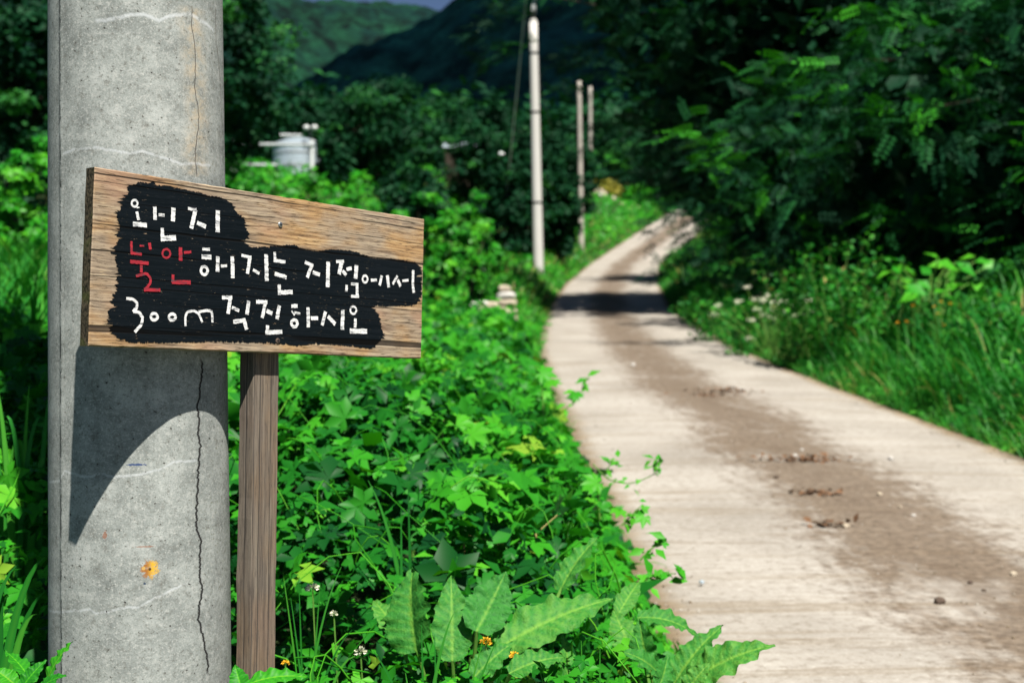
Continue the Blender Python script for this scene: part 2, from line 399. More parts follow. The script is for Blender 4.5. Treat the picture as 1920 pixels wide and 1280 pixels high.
def forest_mat(name, a, b):
    t = NT(name); v = t.coord()
    n1 = t.noise(v, .018, 4); n0 = t.noise(v, .055, 4, .65); n2 = t.noise(v, .16, 5, .65); n3 = t.noise(v, .7, 3)
    c = t.mix(t.ss(n1, .35, .65), a, b); c = t.mix(t.ss(n0, .56, .36), c, tuple(q*.3 for q in a)); c = t.mix(t.math('MULTIPLY', t.ss(n0, .55, .7), .6), c, tuple(q*1.9 for q in b)); c = t.mix(t.math('MULTIPLY', t.ss(n2, .5, .3), .7), c, tuple(q*.35 for q in a))
    t.bsdf(c, .9, t.bump(t.math('ADD', n2, t.math('MULTIPLY', n3, .5)), 1.0, 2.5), .1); return t.m

M = {}
M['pole'] = pole_concrete(); M['board'] = wood_board(); M['end'] = wood_end(); M['post'] = wood_post()
M['black'] = black_paint(); M['white'] = chalk_paint('white_paint', (.5, .51, .52), (.76, .76, .75)); M['red'] = chalk_paint('red_paint', (.22, .012, .022), (.38, .022, .036))
M['screw'] = plain('zinc_screw', (.35, .38, .4), .4, .3, 300, .5, .8); M['dark'] = plain('dark_recess', (.01, .01, .011), .8)
M['road'] = road_concrete(); M['ground'] = ground_mat()
M['farpole'] = plain('pale_concrete', (.52, .51, .48), .9, .1, 1.2); M['steel'] = plain('galvanised_steel', (.45, .48, .5), .45, .2, 5, .5, .6)
M['wire'] = plain('black_cable', (.03, .04, .045), .6); M['porcelain'] = plain('pale_porcelain', (.62, .68, .72), .25, .1, 6, .6)
M['woodpole'] = plain('grey_timber', (.38, .35, .31), .95, .25, 6)
M['bark'] = plain('dark_bark', (.045, .036, .028), .95, .5, 9, .1, 0, .6)
M['stone'] = plain('warm_grey_stone', (.40, .34, .26), .9, .35, 14, .2, 0, .6); M['stonew'] = plain('pale_stone', (.5, .48, .45), .9, .25, 14, .2, 0, .5)
M['stoned'] = plain('dark_gravel', (.09, .065, .05), .9, .4, 40, .2, 0, .5)
M['grit'] = leaf_mat('mixed_grit', [(0, (.07, .05, .035)), (.5, (.22, .17, .12)), (1, (.45, .42, .38))], .9, .15, 0.0)
# foliage: stops run dark old leaf -> mid -> young bright leaf
M['vine'] = leaf_mat('vine_leaf', [(0, (.004, .05, .012)), (.3, (.012, .15, .012)), (.6, (.035, .28, .012)), (.88, (.09, .39, .02)), (.97, (.20, .38, .03)), (1, (.26, .17, .05))], .45, .13, .22)
M['kudzu'] = leaf_mat('bush_leaf', [(0, (.006, .09, .008)), (.5, (.022, .25, .010)), (1, (.10, .42, .018))], .45, .22, .22)
M['dock'] = leaf_mat('dock_leaf', [(0, (.012, .13, .02)), (.5, (.04, .22, .03)), (1, (.17, .38, .05))], .55, .2, .2, veins=True)
M['grass'] = leaf_mat('grass_blade', [(0, (.006, .07, .016)), (.5, (.016, .19, .018)), (.9, (.07, .32, .025)), (1, (.34, .30, .1))], .5, .2, .22)
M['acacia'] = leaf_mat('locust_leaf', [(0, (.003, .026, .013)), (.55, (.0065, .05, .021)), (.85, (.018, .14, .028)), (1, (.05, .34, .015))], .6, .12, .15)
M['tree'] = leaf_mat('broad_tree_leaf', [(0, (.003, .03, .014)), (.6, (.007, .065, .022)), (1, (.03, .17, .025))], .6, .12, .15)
M['stem'] = plain('green_stem', (.09, .22, .03), .6, .3, 30); M['drystem'] = plain('dry_stem', (.36, .30, .11), .8, .3, 30)
M['yellowleaf'] = leaf_mat('yellowing_leaf', [(0, (.16, .16, .02)), (1, (.42, .38, .04))], .6, .3, .2)
M['whitepetal'] = plain('white_petal', (.74, .76, .56), .7, .12, 40); M['yellowpetal'] = plain('orange_yellow_petal', (.75, .42, .02), .6, .15, 40)
M['forest_near'] = forest_mat('dark_wooded_slope', (.02, .10, .085), (.03, .14, .09)); M['forest_far'] = forest_mat('lit_wooded_slope', (.003, .022, .020), (.007, .045, .022))
M['tank'] = plain('pale_blue_steel', (.42, .5, .56), .4, .15, 2, .5, .3); M['whitepaint'] = plain('white_painted_rail', (.66, .68, .68), .6, .12, 4)
M['net'] = plain('teal_netting', (.07, .19, .15), .8, .3, 4); M['litter'] = plain('brown_leaf_litter', (.14, .075, .04), .95, .4, 30)

# ------------------------------------------------------------------ the lie of the land
_zg = np.arange(-60, 2600, .5)
def _curve(zs, vs, win=12):
    a = np.interp(_zg, zs, vs); k = np.ones(win)/win
    return np.convolve(np.pad(a, (win//2, win-1-win//2), 'edge'), k, 'valid')
_P = _curve([-60, 0, 10, 20, 33, 44, 58, 66, 85, 105, 160, 1000, 2600], [-4, -1.4, -.76, -.12, .72, 1.72, 3.1, 4.5, 7.4, 9.8, 16, 110, 160])
_XL = _curve([-60, 0, 4.6, 10, 14, 20, 33, 44, 58, 66, 85, 105, 140, 2600], [.6, .58, .55, .45, .36, .36, .83, 1.6, 3.1, 4.95, 8.9, 12, 20, 400], 8)
_XR = _curve([-60, 0, 10, 14, 20, 33, 44, 58, 66, 85, 105, 140, 2600], [3.5, 3.5, 3.45, 3.3, 3.2, 3.74, 4.62, 6.1, 8.2, 12.2, 15.4, 23, 403], 8)
prof = lambda y: np.interp(y, _zg, _P); xl = lambda y: np.interp(y, _zg, _XL); xr = lambda y: np.interp(y, _zg, _XR)
def gz(x, y):
    x = np.asarray(x, float); y = np.asarray(y, float)
    L = xl(y)-x; R = x-xr(y)
    z = CAMZ+prof(y)-.05
    z = z+.20*smooth(L, .0, .5)+2.7*smooth(y, 20, 45)*smooth(L, 1, 9)+.5*smooth(L, .2, 1.2)*smooth(y, 28, 40)*(1-smooth(y, 60, 80))
    z = z+.22*smooth(R, 0, .6)+.8*smooth(R, 1, 6)
    z = z+.08*(fbm(x*.6, y*.6, 3)-.5)*smooth(np.maximum(L, R), 0, 1)
    return z
def build_ground():
    gx = np.concatenate([-np.geomspace(20, 1800, 26)[::-1], np.arange(-19.5, 25, .5), np.geomspace(25, 1800, 26)])
    gy = np.concatenate([np.linspace(-60, -3, 14), np.arange(-2, 70, .5), np.arange(70, 130, 1.5), np.geomspace(131, 2500, 40)])
    X, Y = np.meshgrid(gx, gy); Z = gz(X, Y)
    V = np.stack([X, Y, Z], -1).reshape(-1, 3); nx, ny = len(gx), len(gy)
    i = np.arange(nx*ny).reshape(ny, nx); Q = np.stack([i[:-1, :-1], i[:-1, 1:], i[1:, 1:], i[1:, :-1]], -1).reshape(-1, 4)
    tag(obj_np('ground', V, Q, M['ground'], smooth_=True), kind='structure')
def build_road():
    ys = np.concatenate([np.arange(-12, 40, .25), np.arange(40, 140, .8)]); nu = 17
    a = np.linspace(0, 1, nu); xa, xb = xl(ys), xr(ys)
    ed = .06*(fbm(ys*1.7, ys*0+3, 5)-.5); xa = xa+ed; xb = xb+.06*(fbm(ys*1.7, ys*0+9, 6)-.5)
    X = xa[:, None]*(1-a)+xb[:, None]*a; Y = np.repeat(ys[:, None], nu, 1)
    Z = CAMZ+prof(Y)+.035-.02*(2*a-1)**2
    U = (a-.5)*3.0+0*X
    s = np.concatenate([[0], np.cumsum(np.hypot(np.diff((xa+xb)/2), np.hypot(np.diff(ys), np.diff(prof(ys)))))])
    V = np.stack([X, Y, Z], -1); uv = np.stack([U, np.repeat(s[:, None], nu, 1)], -1)
    # slab edges down into the verge
    E0 = V[:, :1].copy(); E0[..., 2] -= .16; E1 = V[:, -1:].copy(); E1[..., 2] -= .16
    V = np.concatenate([E0, V, E1], 1); uv = np.concatenate([uv[:, :1], uv, uv[:, -1:]], 1); n = nu+2
    i = np.arange(len(ys)*n).reshape(len(ys), n); Q = np.stack([i[:-1, :-1], i[:-1, 1:], i[1:, 1:], i[1:, :-1]], -1).reshape(-1, 4)
    tag(obj_np('road', V.reshape(-1, 3), Q, M['road'], uv=uv.reshape(-1, 2), smooth_=True), kind='structure')
build_ground(); build_road()

# ------------------------------------------------------------------ wooded hills
def worley(x, y, cell, seed):
    x = x/cell; y = y/cell; xi = np.floor(x).astype(int); yi = np.floor(y).astype(int); best = np.full(x.shape, 9.)
    for dx in (-1, 0, 1):
        for dy in (-1, 0, 1):
            cx = xi+dx; cy = yi+dy
            px = cx+.15+.7*vnoise(cx, cy, seed); py = cy+.15+.7*vnoise(cx, cy, seed+5)
            best = np.minimum(best, (px-x)**2+(py-y)**2)
    return np.sqrt(best)
def hill(name, crest, depth, mat, res, front, back, slope, cell, amp, seed, spur):
    cx = np.array([(p[0]-960)/F*depth for p in crest]); cz = np.array([CAMZ+(640-p[1])/F*depth for p in crest])
    xs = np.arange(cx[0], cx[-1], res); ds = np.concatenate([-np.arange(res*3, back, res*3)[::-1], np.arange(0, front, res)])
    X, D = np.meshgrid(xs, ds); Zc = np.interp(X, cx, cz)
    sp = (fbm(X/spur, D/(spur*2.5)+seed, seed, 3)-.5)*2
    Z = Zc-np.abs(D)*slope*(1+.25*sp)+sp*spur*.42*smooth(np.abs(D), 0, spur*.8)
    Z = Z-2*(fbm(X/40, D/40, seed+3)-.5)*6
    w = worley(X+3*vnoise(X/9, D/9, 2), D*1.25, cell, seed)
    Z = Z+amp*np.sqrt(np.clip(1-(w/.8)**2, 0, 1))*(.6+.8*vnoise(X/cell, D/cell, seed+8))+amp*.3*(fbm(X/1.6/res, D/1.6/res, 4, 2)-.5)
    Y = depth-D
    V = np.stack([X, Y, Z], -1).reshape(-1, 3); nx, ny = len(xs), len(ds)
    i = np.arange(nx*ny).reshape(ny, nx); Q = np.stack([i[:-1, :-1], i[1:, :-1], i[1:, 1:], i[:-1, 1:]], -1).reshape(-1, 4)
    tag(obj_np(name, V, Q, mat, smooth_=False), kind='structure')
hill('hill_near', [(250, 330), (420, 240), (500, 200), (560, 172), (620, 140), (700, 95), (800, 45), (860, 8), (960, -60), (1100, -130), (1400, -220), (1800, -240), (2300, -260)], 620, M['forest_near'], 1.9, 330, 150, .52, 8.5, 5.0, 11, 70)
hill('hill_middle', [(-300, -330), (100, -230), (300, -120), (430, -45), (530, 18), (620, 60), (700, 96), (760, 122), (860, 160), (1000, 230)], 1000, M['forest_far'], 3.2, 520, 150, .5, 12, 6.5, 23, 110)
hill('hill_far', [(-200, -60), (200, -40), (500, 6), (600, 12), (670, 19), (730, 16), (780, 20), (820, 27), (880, 34), (1000, 24), (1200, -20), (1600, -60)], 1700, M['forest_far'], 6, 800, 200, .45, 16, 9, 31, 190)

# unseen cloud bank added above the frame to keep the near hill in shade
def added_shade_cloud():
    r = rs(3); bm = bmesh.new()
    for q in range(58):
        a = r.random()*6.283; s = r.random()**.5; c = Vector((230+330*s*math.cos(a), 60+230*s*math.sin(a), 740+35*r.random()+60*(1-s)))
        bmesh.ops.create_icosphere(bm, subdivisions=2, radius=38+42*r.random(), matrix=Matrix.Translation(c) @ Matrix.Diagonal((1, 1, .5, 1)))
    me = bpy.data.meshes.new('cloud'); bm.to_mesh(me); bm.free(); me.materials.append(plain('added_cloud_white', (.8, .8, .8), 1.0, .05, .02))
    o = bpy.data.objects.new('cloud', me); link(o); tag(o, kind='structure')  # added sun blocker in cloud form, never in view
added_shade_cloud()

# ------------------------------------------------------------------ the near concrete pole
def near_pole():
    root = empty('utility_pole', (0, 0, 0), 'large cracked grey concrete pole behind the wooden sign', 'utility pole', 'utility poles')
    # axis leans very slightly; angles are measured from the side that faces the road bend
    base = math.radians(14.7); nphi = 224
    ph = np.linspace(-math.pi, math.pi, nphi+1)
    K_ = .9837
    hs = np.concatenate([np.arange(-.6, .6, .3), np.arange(.6, 2.3, .02), np.arange(2.3, 9.6, .4)])
    Pp, H = np.meshgrid(ph, hs)
    r = (.1650-(H-1.4)*.0058)*K_
    # the two mould halves meet at raised, slightly stepped seams
    for s0, st in ((-.972, 1), (2.17, -1)):
        d = Pp-s0
        r = r+.0022*np.exp(-(d/.03)**2)-.0030*np.exp(-((d+.02*st)/.012)**2)-.0016*smooth(-d*st, 0, .03)*smooth(d*st, -1.2, -.2)
    r = r+.0008*(fbm(Pp*7, H*6, 8)-.5)
    ax = (-.709-(H-1.4)*.0074)*K_; ay = 2.70*K_+0*H
    X = ax+r*np.sin(Pp+base); Y = ay-r*np.cos(Pp+base)
    V = np.stack([X, Y, 1.4+(H-1.4)*K_], -1).reshape(-1, 3); uv = np.stack([Pp, H], -1).reshape(-1, 2)
    n = nphi+1; i = np.arange(len(hs)*n).reshape(len(hs), n)
    Q = np.stack([i[:-1, :-1], i[:-1, 1:], i[1:, 1:], i[1:, :-1]], -1).reshape(-1, 4)
    obj_np('shaft', V, Q, M['pole'], root, uv=uv, smooth_=True)
    m = MB(); tx = -.709-(9.2-1.4)*.0074
    m.tube([(tx, 2.7, 9.15), (tx, 2.7, 9.24)], [.121, .1], 24); m.build('cap', M['farpole'], root)
    m = MB(); m.box((tx, 2.6, 8.6), (1.5, .07, .07)); ar = m.build('crossarm', M['steel'], root)
    for k in (-.65, 0.3, .65):
        m = MB(); m.tube([(tx+k, 2.6, 8.63), (tx+k, 2.6, 8.7), (tx+k, 2.6, 8.72), (tx+k, 2.6, 8.8)], [.02, .05, .06, .03], 10); m.build('insulator', M['porcelain'], ar)
near_pole()

# ------------------------------------------------------------------ the wooden sign
E1 = Vector((.60166671, .79799437, -.03467214)); E2 = Vector((.00698403, .03815064, .99924759)); EN = Vector((.79871672, -.60145616, .01738075))
SIGN_O = Vector((-.68473941, 2.3, CAMZ-.00689914))
LETTERS = [['w',[['o',[[0.0919,0.2414],[0.0914,0.2387],[0.0896,0.2364],[0.087,0.235],[0.084,0.2346],[0.0814,0.2355],[0.0795,0.2374],[0.0788,0.2399],[0.0794,0.2425],[0.0812,0.2448],[0.0838,0.2462],[0.0867,0.2466],[0.0894,0.2457],[0.0912,0.2439]],0.0043],['s',[[0.0895,0.2336],[0.0972,0.2354]],0.0026],['s',[[0.09,0.2274],[0.094,0.2141]],0.0066],['s',[[0.0825,0.2057],[0.1126,0.2067]],0.009]]],['w',[['s',[[0.1274,0.2397],[0.1287,0.2164]],0.0083],['s',[[0.1365,0.2269],[0.1494,0.2274]],0.0058],['s',[[0.1673,0.2419],[0.1664,0.2191]],0.01],['s',[[0.1438,0.2046],[0.1446,0.1831]],0.0079],['s',[[0.1423,0.1867],[0.1742,0.1912]],0.0103]]],['w',[['s',[[0.199,0.2444],[0.2192,0.2445]],0.0063],['s',[[0.216,0.2449],[0.207,0.2108]],0.0096],['s',[[0.2197,0.2219],[0.2394,0.2165]],0.0087],['s',[[0.2661,0.2488],[0.2665,0.2093]],0.011]]],['r',[['s',[[0.0802,0.1757],[0.0812,0.155]],0.0054],['s',[[0.0799,0.1571],[0.1031,0.1566]],0.0057],['s',[[0.0973,0.1706],[0.1059,0.1713]],0.0039],['s',[[0.1171,0.1776],[0.1196,0.1655]],0.0067],['s',[[0.0783,0.1426],[0.1158,0.1426]],0.0068],['s',[[0.1011,0.1387],[0.101,0.1253]],0.0063],['s',[[0.0901,0.1194],[0.1127,0.1251],[0.1209,0.117],[0.1207,0.1095],[0.1095,0.0979]],0.0054],['s',[[0.1072,0.0975],[0.1422,0.0991]],0.0065]]],['r',[['o',[[0.1624,0.163],[0.1616,0.1595],[0.1592,0.1566],[0.1557,0.1548],[0.1518,0.1544],[0.1483,0.1557],[0.1458,0.1582],[0.1449,0.1616],[0.1457,0.1651],[0.148,0.168],[0.1515,0.1698],[0.1554,0.1702],[0.159,0.169],[0.1615,0.1664]],0.0045],['s',[[0.1842,0.1752],[0.1847,0.1514]],0.0089],['s',[[0.1931,0.1672],[0.2072,0.1696]],0.0055],['s',[[0.1688,0.1274],[0.1678,0.114]],0.0068],['s',[[0.1655,0.1141],[0.2065,0.1166]],0.0079]]],['w',[['s',[[0.2331,0.1767],[0.2493,0.1777]],0.0058],['s',[[0.2313,0.1631],[0.2531,0.164]],0.0094],['o',[[0.2454,0.1399],[0.2447,0.1365],[0.2426,0.1336],[0.2394,0.1319],[0.2359,0.1317],[0.2327,0.1329],[0.2305,0.1354],[0.2297,0.1387],[0.2304,0.1421],[0.2325,0.145],[0.2356,0.1467],[0.2391,0.147],[0.2423,0.1457],[0.2446,0.1432]],0.0063],['s',[[0.2678,0.1671],[0.2677,0.1399]],0.0093],['s',[[0.2745,0.1499],[0.2894,0.1517]],0.0058],['s',[[0.3013,0.1691],[0.3034,0.1311]],0.0099]]],['w',[['s',[[0.3237,0.1734],[0.3474,0.1715]],0.0061],['s',[[0.3442,0.1726],[0.3386,0.1414]],0.0087],['s',[[0.3507,0.1497],[0.3676,0.1435]],0.0065],['s',[[0.3832,0.1806],[0.3859,0.1305]],0.0105]]],['w',[['s',[[0.405,0.1861],[0.4064,0.1697]],0.0076],['s',[[0.4026,0.1704],[0.4308,0.1701]],0.0069],['s',[[0.4068,0.1461],[0.4349,0.1416]],0.0087],['s',[[0.4173,0.1273],[0.4182,0.1082]],0.0087],['s',[[0.4162,0.1121],[0.4499,0.115]],0.0092]]],['w',[['s',[[0.4827,0.1738],[0.5047,0.1689]],0.0073],['s',[[0.5012,0.1695],[0.4895,0.1455]],0.0089],['s',[[0.5046,0.1559],[0.5235,0.1527]],0.0082],['s',[[0.5452,0.1783],[0.5445,0.1302]],0.0113]]],['w',[['s',[[0.5663,0.1816],[0.5889,0.1834]],0.0071],['s',[[0.5828,0.1836],[0.5751,0.1555]],0.0111],['s',[[0.5858,0.1643],[0.5961,0.157]],0.0086],['s',[[0.5952,0.1683],[0.6112,0.1721]],0.008],['s',[[0.6245,0.1791],[0.6218,0.1533]],0.0116],['s',[[0.5971,0.1381],[0.5959,0.1243]],0.0074],['s',[[0.6083,0.141],[0.63,0.1412]],0.0058],['s',[[0.6258,0.1429],[0.6269,0.1162]],0.0083],['s',[[0.6077,0.1169],[0.6304,0.1173]],0.0067]]],['w',[['o',[[0.6574,0.1539],[0.6567,0.1507],[0.6546,0.1481],[0.6515,0.1465],[0.6481,0.1462],[0.645,0.1474],[0.6428,0.1498],[0.642,0.1528],[0.6427,0.156],[0.6448,0.1587],[0.6479,0.1603],[0.6513,0.1605],[0.6544,0.1593],[0.6566,0.157]],0.0053],['s',[[0.6663,0.1523],[0.6833,0.1535]],0.0068],['s',[[0.6982,0.1629],[0.6928,0.1449]],0.0082],['s',[[0.7148,0.166],[0.7196,0.1413]],0.0095]]],['w',[['s',[[0.7457,0.1662],[0.7319,0.1488]],0.0069],['s',[[0.7469,0.1579],[0.7556,0.1461]],0.0084],['s',[[0.7622,0.1575],[0.7797,0.1602]],0.0064],['s',[[0.7946,0.1818],[0.7935,0.1516],[0.7964,0.1368]],0.0084]]],['w',[['s',[[0.0727,0.0808],[0.0871,0.0801],[0.0948,0.0737],[0.0931,0.0659],[0.0857,0.0597]],0.0058],['s',[[0.0857,0.0597],[0.0979,0.0597],[0.1063,0.0504],[0.1035,0.0387],[0.0901,0.0256]],0.0064]]],['w',[['o',[[0.1377,0.0535],[0.137,0.0509],[0.1349,0.0487],[0.1318,0.0474],[0.1284,0.0473],[0.1253,0.0483],[0.1231,0.0502],[0.1223,0.0527],[0.123,0.0553],[0.1251,0.0575],[0.1281,0.0588],[0.1316,0.0589],[0.1347,0.058],[0.1369,0.056]],0.0059]]],['w',[['o',[[0.1762,0.0549],[0.1755,0.0524],[0.1733,0.0503],[0.1701,0.0491],[0.1666,0.0489],[0.1634,0.0498],[0.1612,0.0517],[0.1604,0.0541],[0.1611,0.0566],[0.1632,0.0587],[0.1664,0.0599],[0.1699,0.0601],[0.1731,0.0592],[0.1754,0.0573]],0.0061]]],['w',[['s',[[0.1979,0.0401],[0.197,0.0556],[0.2005,0.065],[0.2167,0.068],[0.227,0.0631],[0.2352,0.0486]],0.0051],['s',[[0.227,0.0663],[0.2435,0.0697],[0.256,0.0694],[0.2574,0.0601],[0.2581,0.0485]],0.0057]]],['w',[['s',[[0.28,0.0948],[0.3038,0.0962]],0.0078],['s',[[0.2987,0.0955],[0.2942,0.0668]],0.0091],['s',[[0.3024,0.0783],[0.3191,0.0737]],0.0069],['s',[[0.3422,0.0908],[0.3384,0.068]],0.0094],['s',[[0.3067,0.0525],[0.335,0.0573]],0.0086],['s',[[0.3308,0.0589],[0.3379,0.0402]],0.0092]]],['w',[['s',[[0.3619,0.0919],[0.3883,0.0925]],0.0084],['s',[[0.3835,0.0918],[0.376,0.063]],0.0088],['s',[[0.3862,0.0764],[0.4006,0.0722]],0.0092],['s',[[0.4183,0.0881],[0.4127,0.0633]],0.0101],['s',[[0.3894,0.0497],[0.3883,0.0347]],0.0091],['s',[[0.3842,0.0365],[0.4249,0.0394]],0.0088]]],['w',[['s',[[0.4498,0.0888],[0.4658,0.0897]],0.0081],['s',[[0.45,0.0801],[0.4574,0.072]],0.0036],['s',[[0.4556,0.077],[0.472,0.0755]],0.0054],['o',[[0.4655,0.0571],[0.4647,0.054],[0.4624,0.0515],[0.4591,0.05],[0.4553,0.0499],[0.452,0.0511],[0.4496,0.0534],[0.4487,0.0563],[0.4495,0.0593],[0.4518,0.0619],[0.4551,0.0633],[0.4588,0.0635],[0.4622,0.0623],[0.4646,0.06]],0.0072],['s',[[0.4922,0.0881],[0.494,0.0512]],0.0097],['s',[[0.5018,0.0684],[0.5191,0.0696]],0.0082]]],['w',[['s',[[0.54,0.0833],[0.531,0.0565]],0.0091],['s',[[0.5478,0.0733],[0.5671,0.0602]],0.0094],['s',[[0.587,0.0883],[0.5863,0.0501]],0.0108]]],['w',[['o',[[0.626,0.0903],[0.6251,0.087],[0.6227,0.0842],[0.6191,0.0826],[0.6152,0.0824],[0.6116,0.0836],[0.609,0.0862],[0.6081,0.0894],[0.6089,0.0927],[0.6114,0.0955],[0.6149,0.0972],[0.6189,0.0974],[0.6225,0.0961],[0.625,0.0936]],0.005],['s',[[0.6235,0.0754],[0.6224,0.0556]],0.0083],['s',[[0.6074,0.0486],[0.6566,0.0498]],0.011]]]]
PATCH = [[0.0724,0.268],[0.0941,0.2774],[0.113,0.2784],[0.1252,0.2835],[0.131,0.2774],[0.156,0.2791],[0.1769,0.2771],[0.2004,0.2762],[0.2206,0.2749],[0.2485,0.2725],[0.2755,0.2719],[0.2982,0.2649],[0.3111,0.25],[0.3291,0.2403],[0.3332,0.2262],[0.3438,0.2126],[0.3337,0.1991],[0.3403,0.191],[0.3507,0.1899],[0.3794,0.1934],[0.4154,0.1986],[0.4536,0.204],[0.4787,0.1981],[0.5142,0.1971],[0.5517,0.2034],[0.5753,0.2054],[0.6052,0.2059],[0.6326,0.2041],[0.659,0.1988],[0.6825,0.1965],[0.7224,0.1992],[0.7582,0.2004],[0.8049,0.1975],[0.8203,0.1887],[0.8239,0.169],[0.8225,0.151],[0.8194,0.1308],[0.8078,0.1124],[0.7794,0.1075],[0.7206,0.1032],[0.6746,0.1012],[0.689,0.0843],[0.7021,0.0603],[0.7025,0.0356],[0.6713,0.0153],[0.6234,0.018],[0.5784,0.0197],[0.5186,0.0208],[0.4708,0.0152],[0.4187,0.0175],[0.3893,0.0175],[0.3385,0.0167],[0.2743,0.0164],[0.2175,0.0135],[0.1672,0.0109],[0.1097,0.0076],[0.0714,0.0094],[0.0455,0.0199],[0.0365,0.0432],[0.0413,0.0662],[0.0441,0.0848],[0.0546,0.0916],[0.0501,0.1028],[0.0582,0.1245],[0.0481,0.1467],[0.0499,0.1636],[0.055,0.1764],[0.0505,0.1848],[0.0565,0.2031],[0.0531,0.2116],[0.0465,0.2197],[0.0623,0.2365],[0.062,0.2481],[0.0745,0.2569]]
def sign():
    root = empty('wooden_sign', SIGN_O, 'weathered plank sign with black painted patch and white Korean lettering on a post', 'sign')
    root.matrix_world = Matrix((E1, E2, EN)).transposed().to_4x4(); root.location = SIGN_O
    rg = rs(5); T = .025
    # board: outline with slightly worn corners, bevelled arrises
    cs = [(0, 0), (.8247, 0), (.8307, .2913), (.0061, .2913)]
    pts = []
    for k in range(4):
        a, b = np.array(cs[k]), np.array(cs[(k+1) % 4]); n = 60 if k % 2 == 0 else 24
        for q in range(n):
            p = a+(b-a)*q/n; j = .0009*(rg.random(2)-.5) if q else np.zeros(2); pts.append(p+j)
    pts = np.array(pts); ctr = pts.mean(0); n = len(pts)
    def ins(d):
        o = pts.copy(); o[:, 0] = np.clip(o[:, 0], pts[:, 0].min()+d, pts[:, 0].max()-d); dv = ctr-pts
        sx = np.sign(dv[:, 0])*(np.abs(dv[:, 0]) > .39); sy = np.sign(dv[:, 1])*(np.abs(dv[:, 1]) > .138)
        o = pts+np.stack([sx, sy], -1)*d; return o
    rings = [(ins(.0018), 0.0), (pts, -.0018), (pts, -T+.0018), (ins(.0018), -T)]
    V = np.concatenate([np.column_stack([p, np.full(n, z)]) for p, z in rings])
    me = bpy.data.meshes.new('board'); Fs = []
    for k in range(3): Fs += [(k*n+i, (k+1)*n+i, (k+1)*n+(i+1) % n, k*n+(i+1) % n) for i in range(n)]
    Fs += [tuple(range(n)), tuple(3*n+i for i in range(n))[::-1]]
    me.from_pydata([tuple(map(float, v)) for v in V], [], Fs); me.materials.append(M['board']); me.materials.append(M['end'])
    for p in me.polygons:
        if abs(p.normal.x) > .8: p.material_index = 1
    me.update(); bd = bpy.data.objects.new('board', me); link(bd, root)
    # black painted patch with brush-torn edges
    q = np.array(PATCH); out = []
    for k in range(len(q)):
        a, b = q[k], q[(k+1) % len(q)]; L = np.hypot(*(b-a)); m = max(2, int(L/.0016)); tx = abs((b-a)[1])/L
        for i in range(m):
            p = a+(b-a)*i/m; r1 = rg.normal()
            p = p+np.array([(.0045*tx+.0008)*rg.normal()*(2.0 if rg.random() < .2 else .6), .0009*rg.normal()+(.003*rg.random() if rg.random() < .08 else 0)])
            p[0] = np.clip(p[0], .004, .8245); p[1] = np.clip(p[1], .003, .288); out.append(p)
    from mathutils.geometry import tessellate_polygon
    vs = [Vector((float(p[0]), float(p[1]), .0007)) for p in out]
    tri = tessellate_polygon([vs])
    me = bpy.data.meshes.new('painted_patch'); me.from_pydata([tuple(v) for v in vs], [], [tuple(t_) for t_ in tri]); me.materials.append(M['black']); me.update()
    if len(me.polygons) and me.polygons[0].normal.z < 0: me.flip_normals()
    po = bpy.data.objects.new('painted_patch', me); link(po, bd); tag(po, 'black brush-painted patch with ragged edges')
    # the hand-painted characters, one mesh each
    for kind, strokes in LETTERS:
        mb = MB(); zz = .0013
        for ty, pts_, w in strokes:
            P = np.array(pts_); closed = ty == 'o'
            if closed: P = np.vstack([P, P[:1]])
            seg = np.hypot(*np.diff(P, axis=0).T); s = np.concatenate([[0], np.cumsum(seg)]); m = max(4, int(s[-1]/.0022))
            u = np.linspace(0, s[-1], m+1); C = np.column_stack([np.interp(u, s, P[:, 0]), np.interp(u, s, P[:, 1])])
            if len(P) > 2:
                for _ in range(2): C[1:-1] = (C[:-2]+2*C[1:-1]+C[2:])/4
            dd = np.gradient(C, axis=0)
            if closed: dd[0] = dd[-1] = C[1]-C[-2]
            dd /= np.hypot(*dd.T)[:, None]; nn = np.column_stack([-dd[:, 1], dd[:, 0]])
            hw = w*.435*(1+.10*rg.normal(size=(m+1, 2))*.8)
            if closed: hw[-1] = hw[0]
            else: C[0] += dd[0]*.0008*rg.normal(); C[-1] += dd[-1]*.0008*rg.normal()
            A = C+nn*hw[:, :1]; B = C-nn*hw[:, 1:]
            V = [(a[0], a[1], zz) for a in A]+[(b[0], b[1], zz) for b in B]
            Fq = [(i, m+1+i, m+2+i, i+1) for i in range(m)]
            mb.add(V, Fq); zz += .00012
        o = mb.build('letter', M['white'] if kind == 'w' else M['red'], bd)
        if kind == 'r': tag(o, 'red painted Korean syllable')
    # screws
    for (x, y, dk) in ((.4187, .2386, 0), (.4159, .0225, 1)):
        m = MB(); m.tube([(0, 0, -.012), (0, 0, .0006), (0, 0, .0016), (0, 0, .0019)], [.0048, .0052, .0044, .0012], 20)
        s_ = m.build('screw', M['screw'] if not dk else M['stoned'], root, (x, y, .0006), True)
        m = MB(); m.box((0, 0, .0019), (.0062, .0014, .0006)); m.box((0, 0, .0021), (.0014, .0062, .0006)); m.build('cross_recess', M['dark'], s_)
    # post: 64 x 38 mm, standing in the verge, behind the plank
    m = MB(); y0, y1 = .262, -1.25; nseg = 40; V = []; rg2 = rs(9)
    prof_ = [(-.032, 0), (-.029, .0015), (.029, .0015), (.032, -.001), (.032, -.036), (.029, -.038), (-.029, -.038), (-.032, -.036)]
